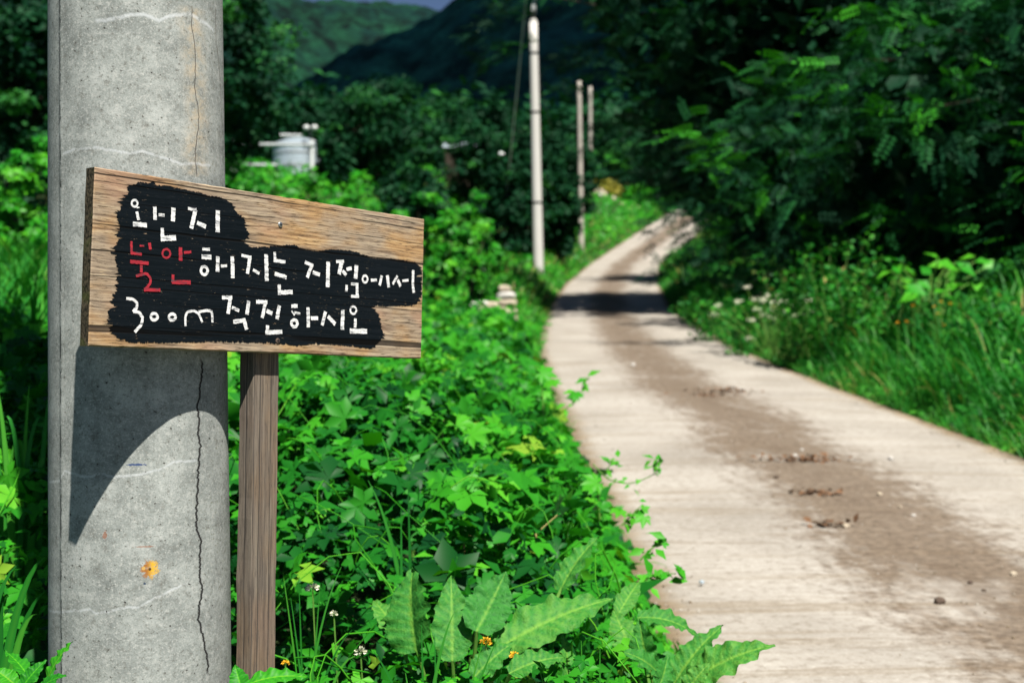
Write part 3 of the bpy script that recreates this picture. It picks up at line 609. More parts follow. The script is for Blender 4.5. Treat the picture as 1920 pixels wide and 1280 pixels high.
    for i in range(nseg+1):
        yy = y0+(y1-y0)*i/nseg; cx = .4135+.0028*(-yy)
        j = .0006*rg2.normal(size=2)
        for (a, b) in prof_: V.append((cx+a+j[0]+.0004*rg2.normal(), yy, -T-.0015+b+j[1]*(b < -.01)))
    n = len(prof_)
    Fq = [(i*n+k, i*n+(k+1) % n, (i+1)*n+(k+1) % n, (i+1)*n+k) for i in range(nseg) for k in range(n)]+[tuple(range(n))[::-1], tuple(nseg*n+k for k in range(n))]
    m.add(V, Fq); m.build('post', M['post'], root)
sign()

# ------------------------------------------------------------------ poles farther up the road
def far_pole(px, depth, py_base_ground, py_top, r0, r1, label, lean=0.0, hardware=True, mat='farpole'):
    top = at(px, py_top, depth); x = top[0]+lean; z0 = float(gz(x, depth))-.3
    root = empty('utility_pole', (x, depth, z0), label, 'utility pole', 'utility poles')
    h = top[2]-z0; lx = top[0]-x
    m = MB(); m.tube([(lx*k/10, 0, h*k/10) for k in range(11)], [r0+(r1-r0)*k/10 for k in range(11)], 20); m.build('shaft', M[mat], root, None, True)
    if hardware:
        for k, zz in enumerate((h-.9, h-2.6, h-5.2)):
            m = MB(); q = lx*zz/h; rr = r0+(r1-r0)*zz/h; m.tube([(q, 0, zz-.03), (q, 0, zz+.03)], rr+.008, 20); m.build('band', M['dark'], root)
        m = MB(); m.tube([(lx, 0, h-.02), (lx, 0, h+.07), (lx, 0, h+.1)], [r1*.98, r1*.8, r1*.5], 20); m.build('cap', M[mat], root, None, True)
        m = MB(); m.tube([(lx-.02, 0, h+.08), (lx-.02, 0, h+.32)], .075, 12); m.build('clamp', M['dark'], root)
        m = MB(); m.tube([(lx-.02, 0, h+.1), (lx, 0, h+.35), (lx+.05, 0, h+1.0)], .062, 12); m.build('top_extension', M['whitepaint'], root)
        h = h+1.0
        m = MB(); m.box((lx, -.12, h-.28), (1.1, .07, .07)); a = m.build('crossarm', M['steel'], root)
        for k in (-.45, -.15, .2, .5):
            m = MB(); m.tube([(lx+k, -.12, h-.24), (lx+k, -.12, h-.16), (lx+k, -.12, h-.12), (lx+k, -.12, h-.02)], [.02, .06, .07, .03], 10); m.build('insulator', M['porcelain'], a)
    return root, (top[0], depth, top[2])
r2, t2 = far_pole(1000, 41, 0, 42, .155, .115, 'tall pale concrete pole on the grass bank left of the road', lean=.16)
r3, t3 = far_pole(1086, 60, 0, 153, .12, .085, 'slim grey pole beside the road bend, taller of the two far poles', lean=.1, hardware=False, mat='woodpole')
r4, t4 = far_pole(1107, 96, 0, 163, .13, .11, 'farthest thin grey pole rising from dark trees', hardware=False, mat='woodpole')
def cable(name, a, b, sag, r, label, n=16):
    m = MB(); a = np.array(a, float); b = np.array(b, float); c = a
    P = [a+(b-a)*k/n-np.array([0, 0, sag*4*(k/n)*(1-k/n)])-c for k in range(n+1)]
    m.tube(P, r*1.5, 6); o = m.build(name, M['steel' if name == 'guy_wire' else 'wire'], None, c); tag(o, label, 'cable', 'overhead cables'); return o
g = at(938, 250, 46); cable('guy_wire', (t2[0]-.2, 41, t2[2]+.75), (g[0], 46, float(gz(g[0], 46))), 0.0, .018, 'thin stay wire running down left from the tall pole')
cable('power_cable', (t2[0]+.1, 41, t2[2]-1.1), (t3[0], 78, t3[2]-.2), .9, .012, 'cable slung from the tall pole to the far slim pole')
cable('power_cable', (t3[0], 78, t3[2]-.2), (t4[0], 118, t4[2]-.2), 1.2, .012, 'cable slung between the two far slim poles')

# ------------------------------------------------------------------ leaf templates and scattering
def T_palmate(n=5):
    an = np.radians({5: [-112, -56, 0, 56, 112], 3: [-60, 0, 60], 7: [-130, -86, -43, 0, 43, 86, 130]}[n])
    ln = {5: [.6, .9, 1, .9, .6], 3: [.8, 1, .8], 7: [.5, .75, .95, 1, .95, .75, .5]}[n]
    V = [(0, 0, 0)]; Fc = []
    for a, l in zip(an, ln):
        d = np.array([math.cos(a), math.sin(a)]); p = np.array([-d[1], d[0]]); k = len(V); w = {5: .27, 3: .32, 7: .22}[n]
        m = d*l*.55; V += [(*(m+p*w*l), .07), (*(d*l), -.14*l), (*(m-p*w*l), .07), (*m, -.01)]
        Fc += [(0, k+3, k), (0, k+2, k+3), (k+3, k+1, k), (k+2, k+1, k+3)]
    return np.array(V)*.55, np.array(Fc)
def T_oval(w=.24):
    return np.array([(0, 0, 0), (.5, 0, -.03), (1, 0, -.14), (.42, w, .05), (.42, -w, .05)]), np.array([(0, 4, 1), (4, 2, 1), (0, 1, 3), (1, 2, 3)])
def T_diamond(w=.3):
    return np.array([(0, 0, 0), (.5, w, .06), (1, 0, -.08), (.5, -w, .06)]), np.array([(0, 3, 2), (0, 2, 1)])
def T_blade(bend=.5, w=.03):
    V = []; n = 4
    for k in range(n):
        s = k/n; hh = s-bend*.25*s*s; x = bend*s*s; ww = w*(1-.75*s)
        V += [(x, ww, hh), (x, -ww, hh)]
    V.append((bend, 0, 1-bend*.45)); Fc = []
    for k in range(n-1): a = 2*k; Fc += [(a, a+1, a+3), (a, a+3, a+2)]
    Fc.append((2*n-2, 2*n-1, 2*n)); return np.array(V), np.array(Fc)
def T_frond(pairs=5):
    V = []; Fc = []
    def lf(bx, bz, ang, l, w):
        d = np.array([math.cos(ang), math.sin(ang)]); p = np.array([-d[1], d[0]]); k = len(V); b = np.array([bx, 0])
        V.extend([(*b, bz), (*(b+d*l*.55+p*w), bz-.01), (*(b+d*l), bz-.04), (*(b+d*l*.55-p*w), bz-.01)]); Fc.extend([(k, k+3, k+2), (k, k+2, k+1)])
    for i in range(pairs):
        x = .12+.8*i/pairs; z = -.25*x*x
        lf(x, z, 1.25, .25, .065); lf(x+.03, z, -1.25, .25, .065)
    lf(.92, -.22, 0, .22, .065); return np.array(V), np.array(Fc)
def frames(nrm, spin, fwd=None):
    nrm = nrm/np.linalg.norm(nrm, axis=1, keepdims=True)
    if fwd is None:
        ref = np.where(np.abs(nrm[:, 2:3]) > .9, np.array([[1., 0, 0]]), np.array([[0., 0, 1.]])); a = np.cross(nrm, ref); a /= np.linalg.norm(a, axis=1, keepdims=True)
        b = np.cross(nrm, a); x = a*np.cos(spin)[:, None]+b*np.sin(spin)[:, None]
    else:
        x = fwd-nrm*np.sum(fwd*nrm, 1, keepdims=True); x /= np.linalg.norm(x, axis=1, keepdims=True)+1e-9
    return np.stack([x, np.cross(nrm, x), nrm], -1)        # columns are local axes
def cloud(T, pos, R, sc, tint):
    V, Fc = T; n = len(pos); sc = np.broadcast_to(sc, (n,))
    W = np.einsum('nij,kj->nki', R, V)*sc[:, None, None]+pos[:, None]
    FF = (Fc[None]+(np.arange(n)*len(V))[:, None, None]).reshape(-1, 3)
    return W.reshape(-1, 3), FF, np.repeat(tint, len(V))
def merge(parts):
    V = []; Fc = []; t = []; o = 0
    for v, f, q in parts: V.append(v); Fc.append(f+o); t.append(q); o += len(v)
    return np.concatenate(V), np.concatenate(Fc), np.concatenate(t)
def cloud_obj(name, parts, mat, parent=None, origin=None):
    V, Fc, t = merge(parts)
    if origin is not None: V = V-np.asarray(origin)[None]
    return obj_np(name, V, Fc, mat, parent, tint=t)
def rnd_dirs(r, n):
    d = r.normal(size=(n, 3)); return d/np.linalg.norm(d, axis=1, keepdims=True)

# ------------------------------------------------------------------ trees and shrubs
def tree(x, y, top, rx, ry, low, label, leafT, leaf, nclump, per, seed, mat='tree', group='trees', name='broadleaf_tree', spray=False, trunk=.16, bright=0.0, cxo=0.0, inner=2500, brightp=.07):
    """top: height of the crown's top (world z); low: fraction of height where the crown begins"""
    r = rs(seed); z0 = float(gz(x, y))-.1; H = top-z0
    root = empty(name, (x, y, z0), label, 'tree', group)
    zc = H*(low+(1-low)*.5); rz = H*(1-low)*.5
    d = rnd_dirs(r, nclump*3); rad = .45+.55*r.random(nclump*3)**.6
    lump = .72+.5*fbm(d[:, 0]*2.2+5, d[:, 2]*2.2+d[:, 1]*2.2+9, seed, 3)
    C = d*np.array([rx, ry, rz])*(rad*lump)[:, None]; C = C[r.permutation(len(C))[:nclump]]
    C[:, 0] *= 1-.25*np.clip(C[:, 2]/rz, -.2, 1); C[:, 1] *= 1-.25*np.clip(C[:, 2]/rz, -.2, 1); C[:, 0] += cxo; C[:, 2] += zc
    C = C[C[:, 2] > .25]; n = len(C)
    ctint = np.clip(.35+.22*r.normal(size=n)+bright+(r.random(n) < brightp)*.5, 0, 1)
    if spray:
        out = C-np.array([cxo, 0, zc*.9]); out[:, 2] *= .35; out /= np.linalg.norm(out, axis=1, keepdims=True); out += .45*r.normal(size=(n, 3)); out[:, 2] -= .15
        out /= np.linalg.norm(out, axis=1, keepdims=True); L = .7+.8*r.random(n)
        k = np.repeat(np.arange(n), per); s = r.random(len(k))
        pos = C[k]+out[k]*(L[k]*s)[:, None]+.12*r.normal(size=(len(k), 3)); pos[:, 2] -= .28*s*s*L[k]
        fw = out[k]+.75*r.normal(size=(len(k), 3)); fw[:, 2] -= .45
        nm = np.array([0, 0, 1.])+.45*r.normal(size=(len(k), 3)); R = frames(nm, None, fw)
    else:
        k = np.repeat(np.arange(n), per); cr = .14*rx+.16*r.random(n)*rx
        g = rnd_dirs(r, len(k))*(r.random(len(k))**.45)[:, None]*np.array([1, 1, .55])
        pos = C[k]+g*cr[k][:, None]; nm = g+np.array([0, 0, .8])+.55*r.normal(size=(len(k), 3)); R = frames(nm, r.random(len(k))*6.283)
    sc = leaf*(.7+.6*r.random(len(k))); ti = np.clip(ctint[k]+.14*r.normal(size=len(k)), 0, 1)
    ni = inner; gi = rnd_dirs(r, ni)*(r.random(ni)**.4*.80)[:, None]*np.array([rx, ry, rz])+np.array([cxo, 0, zc]); gi = gi[gi[:, 2] > .1]; ni = len(gi)
    core = cloud(TD, gi, frames(np.array([0, -.3, .7])+.7*r.normal(size=(ni, 3)), r.random(ni)*6.283), (leaf*1.5 if not spray else leaf*1.25)*(.7+.6*r.random(ni)), np.clip(.32+.15*r.normal(size=ni), 0, 1))
    cr_ = cloud_obj('crown', [cloud(leafT, pos, R, sc, ti), core], M[mat], root)
    m = MB(); hh = zc*1.05
    lean = r.normal(size=2)*.03*H
    tp = [(lean[0]*(q/5)**2+cxo*.3*q/5, lean[1]*(q/5)**2, hh*q/5) for q in range(6)]
    m.tube(tp, [trunk*(1-.75*q/5) for q in range(6)], 9); tr = m.build('trunk', M['bark'], root, None, True)
    pick = r.permutation(n)[:min(18, n)]
    m = MB()
    for q in pick:
        s = .35+.6*r.random(); a = np.array([lean[0]*s*s+cxo*.3*s, lean[1]*s*s, hh*s]); b = C[q]; mid = (a+b)/2+np.array([0, 0, .15*np.linalg.norm(b-a)])
        m.tube([a, mid, b], [trunk*.42*(1-.6*s), trunk*.25*(1-.5*s), .012], 5)
    m.build('branching', M['bark'], tr, None, True)
    return root
def bush(x, y, top, rx, ry, label, leafT, leaf, nclump, per, seed, mat='kudzu', group='leafy shrubs', name='shrub', base=.28, cat='shrub'):
    r = rs(seed); z0 = float(gz(x, y)); H = max(.4, top-z0)
    root = empty(name, (x, y, z0), label, cat, group)
    d = rnd_dirs(r, nclump); d[:, 2] = np.abs(d[:, 2])
    lump = .75+.5*fbm(d[:, 0]*2+3, d[:, 1]*2+d[:, 2]*2+7, seed, 3); rad = .45+.55*r.random(nclump)**.5
    C = d*np.array([rx, ry, H*1.12])*(rad*lump)[:, None]; C[:, 2] = np.minimum(C[:, 2], H*1.0)
    k = np.repeat(np.arange(nclump), per); cr = (.10+.13*r.random(nclump))*min(rx, H)
    g = rnd_dirs(r, len(k))*(r.random(len(k))**.4)[:, None]*np.array([1, 1, .65])
    pos = C[k]+g*cr[k][:, None]; pos[:, 2] = np.maximum(pos[:, 2], .03)
    nm = g*.7+np.array([.1, -.35, 1.])+.5*r.normal(size=(len(k), 3)); R = frames(nm, r.random(len(k))*6.283)
    ct = np.clip(.5+.2*r.normal(size=nclump), 0, 1); ti = np.clip(ct[k]+.16*r.normal(size=len(k)), 0, 1)
    cloud_obj('foliage', [cloud(leafT, pos, R, leaf*(.65+.7*r.random(len(k))), ti)], M[mat], root)
    m = MB()
    for q in range(9):
        b = C[r.integers(nclump)]; m.tube([(b[0]*.1, b[1]*.1, -.05), (b[0]*.5, b[1]*.5, b[2]*.6), tuple(b)], [.025, .016, .006], 5)
    m.build('stem', M['bark'], root)
    return root
TP5, TP3, TP7, TO, TD, TF = T_palmate(5), T_palmate(3), T_palmate(7), T_oval(), T_diamond(), T_frond()
def tree_px(px, pyt, dep, hw, low, label, seed, n=120, per=42, leaf=.24, **k):
    t = at(px, pyt, dep); rx = hw/F*dep; per = int(per*2.2); n = int(n*.5); leaf *= .9; k.setdefault('inner', 1300); return tree(t[0], dep, t[2], rx, rx, low, label, TD, leaf, n, per, seed, **k)
# left: tall trees behind the pole
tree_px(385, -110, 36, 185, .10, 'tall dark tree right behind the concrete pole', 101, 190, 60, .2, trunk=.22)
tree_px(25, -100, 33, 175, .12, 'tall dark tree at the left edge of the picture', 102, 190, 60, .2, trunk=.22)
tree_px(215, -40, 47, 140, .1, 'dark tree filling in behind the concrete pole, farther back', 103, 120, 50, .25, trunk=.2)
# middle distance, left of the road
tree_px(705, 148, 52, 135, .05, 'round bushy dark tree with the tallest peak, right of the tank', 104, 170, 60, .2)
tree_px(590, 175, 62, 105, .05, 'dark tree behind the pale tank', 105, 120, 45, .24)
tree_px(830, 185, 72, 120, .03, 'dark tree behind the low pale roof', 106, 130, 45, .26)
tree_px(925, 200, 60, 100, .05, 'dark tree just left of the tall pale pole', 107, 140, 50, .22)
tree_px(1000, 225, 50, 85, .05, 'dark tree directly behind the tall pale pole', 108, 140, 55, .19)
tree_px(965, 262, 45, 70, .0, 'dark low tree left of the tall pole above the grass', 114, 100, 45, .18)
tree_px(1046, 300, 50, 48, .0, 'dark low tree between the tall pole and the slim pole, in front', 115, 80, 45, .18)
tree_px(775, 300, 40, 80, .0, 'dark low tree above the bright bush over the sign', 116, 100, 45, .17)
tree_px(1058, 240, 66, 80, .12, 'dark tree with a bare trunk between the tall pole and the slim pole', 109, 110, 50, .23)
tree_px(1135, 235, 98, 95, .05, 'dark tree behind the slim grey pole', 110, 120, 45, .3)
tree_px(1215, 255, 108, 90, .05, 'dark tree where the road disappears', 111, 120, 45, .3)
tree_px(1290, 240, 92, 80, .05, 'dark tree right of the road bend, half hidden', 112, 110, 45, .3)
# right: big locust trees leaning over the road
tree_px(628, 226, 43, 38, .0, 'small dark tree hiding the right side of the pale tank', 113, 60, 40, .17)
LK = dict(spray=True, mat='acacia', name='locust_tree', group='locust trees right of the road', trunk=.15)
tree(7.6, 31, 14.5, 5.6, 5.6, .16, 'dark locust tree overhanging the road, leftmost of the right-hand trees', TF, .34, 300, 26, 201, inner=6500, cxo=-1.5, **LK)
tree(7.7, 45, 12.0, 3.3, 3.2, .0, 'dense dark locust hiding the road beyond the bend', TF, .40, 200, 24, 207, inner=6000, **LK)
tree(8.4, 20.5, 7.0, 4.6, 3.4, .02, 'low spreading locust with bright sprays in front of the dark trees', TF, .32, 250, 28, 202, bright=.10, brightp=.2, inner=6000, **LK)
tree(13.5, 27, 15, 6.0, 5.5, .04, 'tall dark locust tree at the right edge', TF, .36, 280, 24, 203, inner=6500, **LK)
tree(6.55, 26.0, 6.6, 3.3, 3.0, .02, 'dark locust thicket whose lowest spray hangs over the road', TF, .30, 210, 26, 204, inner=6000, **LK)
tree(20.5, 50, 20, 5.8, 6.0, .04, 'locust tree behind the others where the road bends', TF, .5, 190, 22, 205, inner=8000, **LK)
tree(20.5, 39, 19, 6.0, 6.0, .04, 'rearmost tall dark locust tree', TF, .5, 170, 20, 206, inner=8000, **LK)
# bright bushes on the left bank
def bush_px(px, pyt, dep, hw, label, seed, T=TP3, leaf=.17, n=70, per=30, ry=None, **k):
    t = at(px, pyt, dep); rx = hw/F*dep; return bush(t[0], dep, t[2], rx, ry or rx, label, T, leaf, n, per, seed, **k)
bush_px(470, 338, 26, 100, 'bright green bush in front of the white rails', 301)
bush_px(590, 322, 27, 95, 'bright green bush below the pale tank', 302)
bush_px(668, 372, 24, 75, 'bright green bush just above the middle of the sign', 303)
bush_px(770, 372, 22, 80, 'bright green bush above the right end of the sign', 304)
bush_px(868, 368, 23, 82, 'rounded bright green bush right of the sign', 305, n=90)
bush_px(560, 425, 18, 120, 'green bush hidden mostly behind the sign', 306)
bush_px(40, 262, 15, 120, 'tall bright bush at the left edge behind the pole', 307, TP5, .16, 100, 34)
bush_px(1128, 342, 96, 38, 'yellow-leaved shrub above the boulders by the far bend', 310, TO, .4, 40, 26, mat='yellowleaf')
bush_px(1258, 368, 100, 22, 'small bright green shrub at the top of the road', 311, TO, .35, 30, 26)
bush_px(1190, 352, 104, 60, 'grey-green shrub on the bank above the far bend', 312, TO, .4, 50, 26)
# shrubs under the right-hand trees
def herb(x, y, h, label, seed, n=9, spread=.35, T=TD, leaf=.09, per=60, mat='grass'):
    """tall upright weed: several stems thickly set with small leaves"""
    r = rs(seed); z0 = float(gz(x, y)); root = empty('tall_weed', (x, y, z0), label, 'weed', 'tall weeds under the right-hand trees')
    m = MB(); P = []; 
    for q in range(n):
        a = r.random()*6.283; s = spread*r.random()**.5; bx, by = s*math.cos(a), s*math.sin(a); hh = h*(.65+.35*r.random()); lx, ly = bx*1.6, by*1.6
        m.tube([(bx*.5, by*.5, -.05), (bx, by, hh*.5), (lx, ly, hh)], [.008, .006, .002], 5)
        u = r.random(per)**.7; P.append(np.column_stack([bx*.5+(lx-bx*.5)*u, by*.5+(ly-by*.5)*u, hh*u])+np.column_stack([.05*r.normal(size=per), .05*r.normal(size=per), .02*r.normal(size=per)]))
    m.build('stem', M['stem'], root); P = np.concatenate(P); k = len(P)
    nm = np.array([0, 0, 1.])+.6*r.normal(size=(k, 3)); fw = rnd_dirs(r, k); fw[:, 2] += .25
    cloud_obj('foliage', [cloud(T, P, frames(nm, None, fw), leaf*(.6+.8*r.random(k)), np.clip(.5+.2*r.normal(size=k), 0, 1))], M[mat], root)
    return root
for i, (px, dep, h, lb) in enumerate(((1500, 17, 1.3, 'feathery tall weed below the bright sprays, leftmost'), (1555, 16.5, 1.45, 'feathery tall weed standing highest below the bright sprays'), (1610, 16, 1.25, 'feathery tall weed right of the highest one'), (1680, 15, 1.0, 'shorter feathery weed in the middle of the right bank'), (1400, 19, .9, 'low feathery weed near the white blossom'), (1340, 22, .8, 'low feathery weed at the shaded road edge'), (1850, 13.5, .9, 'feathery weed near the right edge'))):
    herb((px-960)/F*dep, dep, h, lb, 400+i, n=14 if h > 1.2 else 11, spread=.45, leaf=.08)

# ------------------------------------------------------------------ tank, rails, roof and other things half hidden up the bank
def tank():
    c = at(560, 322, 45); z0 = float(gz(c[0], 45)); z1 = at(560, 270, 45)[2]; R = .8
    root = empty('water_tank', (c[0], 45, z0), 'pale blue cylindrical tank between dark trees and bright bushes', 'tank')
    m = MB(); m.tube([(0, 0, -.1), (0, 0, z1-z0-.12)], R, 40); m.build('shell', M['tank'], root, None, False)
    m = MB(); m.tube([(0, 0, z1-z0-.12), (0, 0, z1-z0-.02), (0, 0, z1-z0+.14), (0, 0, z1-z0+.2)], [R+.03, R+.03, R*.5, .08], 40); m.build('roof', M['tank'], root)
    for k in (.35, .7):
        m = MB(); m.tube([(0, 0, (z1-z0)*k-.03), (0, 0, (z1-z0)*k+.03)], R+.015, 40); m.build('hoop', M['steel'], root)
tank()
def post_lamp(px, pyt, dep, label, two=False):
    t = at(px, pyt, dep); z0 = float(gz(t[0], dep)); root = empty('lamp_post', (t[0], dep, z0), label, 'lamp', 'globe lamps on thin posts'); h = t[2]-z0
    m = MB(); m.tube([(0, 0, -.1), (0, 0, h)], .016, 8); m.build('pole', M['wire'], root)
    for k in ((-.12, .13) if two else (0,)):
        m = MB(); m.tube([(k, 0, h-.07), (k, 0, h-.04), (k, 0, h+.02), (k, 0, h+.07), (k, 0, h+.09)], [.03, .08, .1, .07, .015], 14); m.build('globe', M['whitepaint'], root, None, True)
post_lamp(582, 240, 44, 'pair of white globes on a thin post above the tank', True)
post_lamp(940, 290, 46, 'single white globe on a thin post among dark trees')
def rail_fence():
    d = 42.; a = at(400, 300, d); b = at(596, 300, d); z = lambda p: at(0, p, d)[2]
    root = empty('rail_fence', (a[0], d, 0), 'white post and rail fence in front of the tank', 'fence'); x = lambda p: (p-400)/F*d
    for p, t_ in ((435, 258), (585, 262), (440, 312)):
        m = MB(); zt = z(t_); zb = float(gz(a[0]+x(p), d))-.2; m.tube([(x(p), 0, zb), (x(p), 0, zt)], .055, 10); m.build('fence_post', M['whitepaint'], root)
    for p0, p1, q in ((432, 588, 271), (432, 520, 309), (526, 566, 254)):
        m = MB(); m.tube([(x(p0), -.05, z(q)), (x(p1), -.05, z(q+1))], .045, 10); m.build('rail', M['steel'], root)
rail_fence()
def shed():
    d = 64.; c = at(862, 300, d); z0 = float(gz(c[0], d)); zr = at(0, 268, d)[2]-z0
    root = empty('shed', (c[0], d, z0), 'low shed with a pale ridge mostly hidden by dark trees', 'shed')
    m = MB(); m.box((0, 0, zr*.42), (1.2, 1.6, zr*.84)); m.build('wall', M['bark'], root)
    e_ = zr-.32; V = [(-.75, -.95, e_), (.75, -.95, e_), (.75, .95, e_), (-.75, .95, e_), (-.75, 0, zr), (.75, 0, zr)]
    m = MB(); m.add(V, [(0, 1, 5, 4), (2, 3, 4, 5), (1, 2, 5), (3, 0, 4), (3, 2, 1, 0)]); m.build('roof', M['tank'], root)
shed()
# ------------------------------------------------------------------ stones
def rock_mesh(seed, sx, sy, sz, mat, sub=2, rough=.22, box=.35):
    bm = bmesh.new(); bmesh.ops.create_icosphere(bm, subdivisions=sub, radius=1.0); r = rs(seed); o = r.random(3)*9
    for v in bm.verts:
        p = v.co.copy(); m = max(abs(p.x), abs(p.y), abs(p.z)); p = p.lerp(p/m, box)
        k = 1+rough*(float(fbm(p.x*1.6+o[0]+p.z, p.y*1.6+o[1]+p.z*.7, seed, 3))-.5)*2
        v.co = Vector((p.x*sx*k, p.y*sy*k, p.z*sz*k))
    me = bpy.data.meshes.new('stone'); bm.to_mesh(me); bm.free(); me.materials.append(M[mat]); return me
def rock(name, loc, size, mat, label, seed, rot=0, group='stones', **k):
    o = bpy.data.objects.new(name, rock_mesh(seed, *size, mat, **k)); link(o); o.location = loc; o.rotation_euler = (0, 0, rot); return tag(o, label, 'stone', group)
d = 22.
def pxrock(px, py, wpx, hpx, dep, mat, lb, sd, **k):
    c = at(px, py, dep); rock('stone', tuple(c), (wpx/2/F*dep, wpx/2.6/F*dep, hpx/2/F*dep), mat, lb, sd, group='wall stones in the left verge', box=.55, **k)
pxrock(946, 541, 25, 13, d, 'stone', 'rounded tan stone on top of the small stone stack in the left verge', 11)
pxrock(949, 554, 34, 13, d, 'stonew', 'pale flat stone under the rounded tan stone', 12)
pxrock(951, 568, 36, 16, d, 'stone', 'mossy stone at the bottom of the small stack', 13); pxrock(948, 602, 46, 60, d, 'stone', 'half buried stone carrying the small stack', 18)
pxrock(925, 574, 30, 18, d, 'stone', 'stone just left of the small stack', 14); pxrock(905, 570, 26, 12, d, 'stonew', 'pale stone left of the small stack', 15); pxrock(888, 571, 16, 10, d, 'stonew', 'small pale stone farthest left in the verge', 16)
pxrock(908, 602, 72, 58, d, 'stone', 'low buried stone below the pale ones', 17)
for i, (px, py, w, h, mt, lb) in enumerate(((1116, 372, 36, 16, 'stone', 'grey boulder below the yellow shrub'), (1131, 374, 16, 18, 'stone', 'tan boulder right beside the grey one'), (1122, 386, 30, 12, 'stonew', 'white boulder low under the yellow shrub'), (1163, 371, 18, 10, 'stone', 'tan rock left in the far bank'), (1190, 374, 26, 12, 'stone', 'tan flat rock right in the far bank'), (1150, 350, 10, 18, 'stone', 'narrow brown rock above the others'))):
    c = at(px, py, 92); c[2] = float(gz(c[0], 92))+.25*h/F*92-(.02 if i in (0, 1, 5) else .05); rock('boulder', tuple(c), (w/2/F*92, .5, h/2/F*92), mt, lb, 60+i, group='boulders on the far bank')
roadz = lambda x, y: CAMZ+float(prof(y))+.033
for i, (x, y, s, mt, lb) in enumerate(((1.677, 5.575, .020, 'stoned', 'largest dark lump lying on the dirt strip near the front'), (1.901, 5.9, .013, 'stoned', 'small dark pebble right of the largest lump'), (1.914, 5.77, .010, 'stoned', 'tiny dark pebble below the small dark one'), (2.132, 6.05, .016, 'stone', 'grey-brown pebble at the right edge of the picture'), (2.076, 8.03, .018, 'stone', 'brown pebble in the middle of the dirt strip'), (1.664, 7.09, .020, 'stone', 'tan pebble on the left side of the dirt strip'), (2.503, 9.39, .022, 'stonew', 'white pebble on the clean right wheel track'), (2.089, 7.4, .012, 'stonew', 'small white pebble on the dirt strip'), (1.903, 9.56, .014, 'stonew', 'white pebble beside the dry litter'), (2.006, 9.83, .013, 'stonew', 'white pebble just behind the dry litter'), (.789, 5.91, .012, 'tank', 'bluish pebble on the clean left wheel track'), (2.086, 7.64, .012, 'stone', 'small brown pebble in the dirt strip'), (1.602, 8.63, .016, 'stoned', 'dark pebble at the left rim of the dirt strip'), (1.45, 17, .03, 'stonew', 'pale pebble far up the dirt strip'))):
    rock('pebble', (x, y, roadz(x, y)+s*.5), (s*1.1, s, s*.75), mt, lb, 80+i, i*1.3, 'pebbles on the road', sub=1 if i else 2)
def litter(x, y, w, dp, n, label, seed):
    r = rs(seed); P = np.column_stack([w*r.normal(size=n)*.5, dp*r.normal(size=n)*.5, .012+.01*r.random(n)+.064*0]); P[:, 2] += .064*P[:, 1]
    nm = np.array([0, 0, 1.])+.35*r.normal(size=(n, 3))
    V, Fc, t = cloud(TD, P, frames(nm, r.random(n)*6.28), .03+.03*r.random(n), r.random(n))
    tag(obj_np('leaf_litter', V, Fc, M['litter'], loc=(x, y, roadz(x, y))), label, 'leaf litter', 'dry litter on the road')
litter(1.93, 9.35, .34, .09, 110, 'reddish brown streak of litter across the dirt strip', 1); litter(2.08, 13.9, .3, .12, 70, 'brown litter farther up the dirt strip', 2)
litter(1.85, 13.5, .25, .12, 45, 'thin brown litter left of the farther streak', 3); litter(1.6, 7.13, .1, .05, 30, 'small tan litter heap beside a tan pebble', 4); litter(1.75, 8.07, .16, .07, 45, 'tan litter left of the brown pebble', 5)

# ------------------------------------------------------------------ ground cover (uncountable)
PX, PY = -.709, 2.70
def cover_h(x, y):
    """height of the vine canopy above the ground"""
    L = xl(y)-x
    h = .26+.42*fbm(x*2.0, y*1.6, 41, 3)+.12*smooth(L, .5, 2.5)+.33*smooth(L, .25, 1.3)*smooth(y, 3.0, 5.0)*(1-.9*smooth(y, 8.5, 13))
    return h*(.18+.82*smooth(L, -.02, .32))
def vine_cover():
    r = rs(51); parts = []
    def batch(n, x0, x1, y0, y1, T, size, dep, bias=1.0):
        y = y0+(y1-y0)*r.random(n)**bias; x = x0+(x1-x0)*r.random(n); e = .12*(fbm(y*2.5, y*0+1, 61)-.35)
        keep = (x < xl(y)+e) & (np.hypot(x-PX, y-PY) > .26) & ~((y < 3.0) & (x < PX+.28) & (x > PX-.4)) & (np.abs(x) < .40*y+.4)
        keep &= ~((y < 2.75) & (x < -.05))
        x = x[keep]; y = y[keep]; k = len(x); h = cover_h(x, y); dz = dep*r.random(k)**1.4
        z = gz(x, y)+np.maximum(.03, h-dz)
        sl = .35*np.stack([smooth(xl(y)-x, .4, -.1), 0*x, 0*x], -1)
        nm = np.array([.05, -.28, 1.])+sl*2+.58*r.normal(size=(k, 3)); R = frames(nm, r.random(k)*6.283)
        patch = fbm(x*2.1+4, y*2.1, 77, 3)
        ti = np.clip(-.05+.95*patch+.17*r.normal(size=k)+(r.random(k) < .03)*.3, 0, .97)
        sc = size*(.55+.6*r.random(k)+(r.random(k) < .05)*.7)
        sc = sc*(.5+.5*smooth(y, 2.7, 4.2)); parts.append(cloud(T, np.column_stack([x, y, z]), R, sc, ti))
    batch(13500, -3.2, .75, 2.6, 9.5, TP5, .15, .36)
    batch(9000, -3.2, .75, 2.6, 9.5, TO, .085, .34)
    batch(12500, -6.5, 1.0, 9, 20, TP3, .17, .3)
    batch(6500, -2.0, .75, 2.6, 7.0, TP3, .075, .2)
    V, Fc, t = merge(parts); tag(obj_np('vine_cover', V, Fc, M['vine'], tint=t), 'dense bright green vine leaves covering the left verge', 'vines', kind='stuff')
vine_cover()
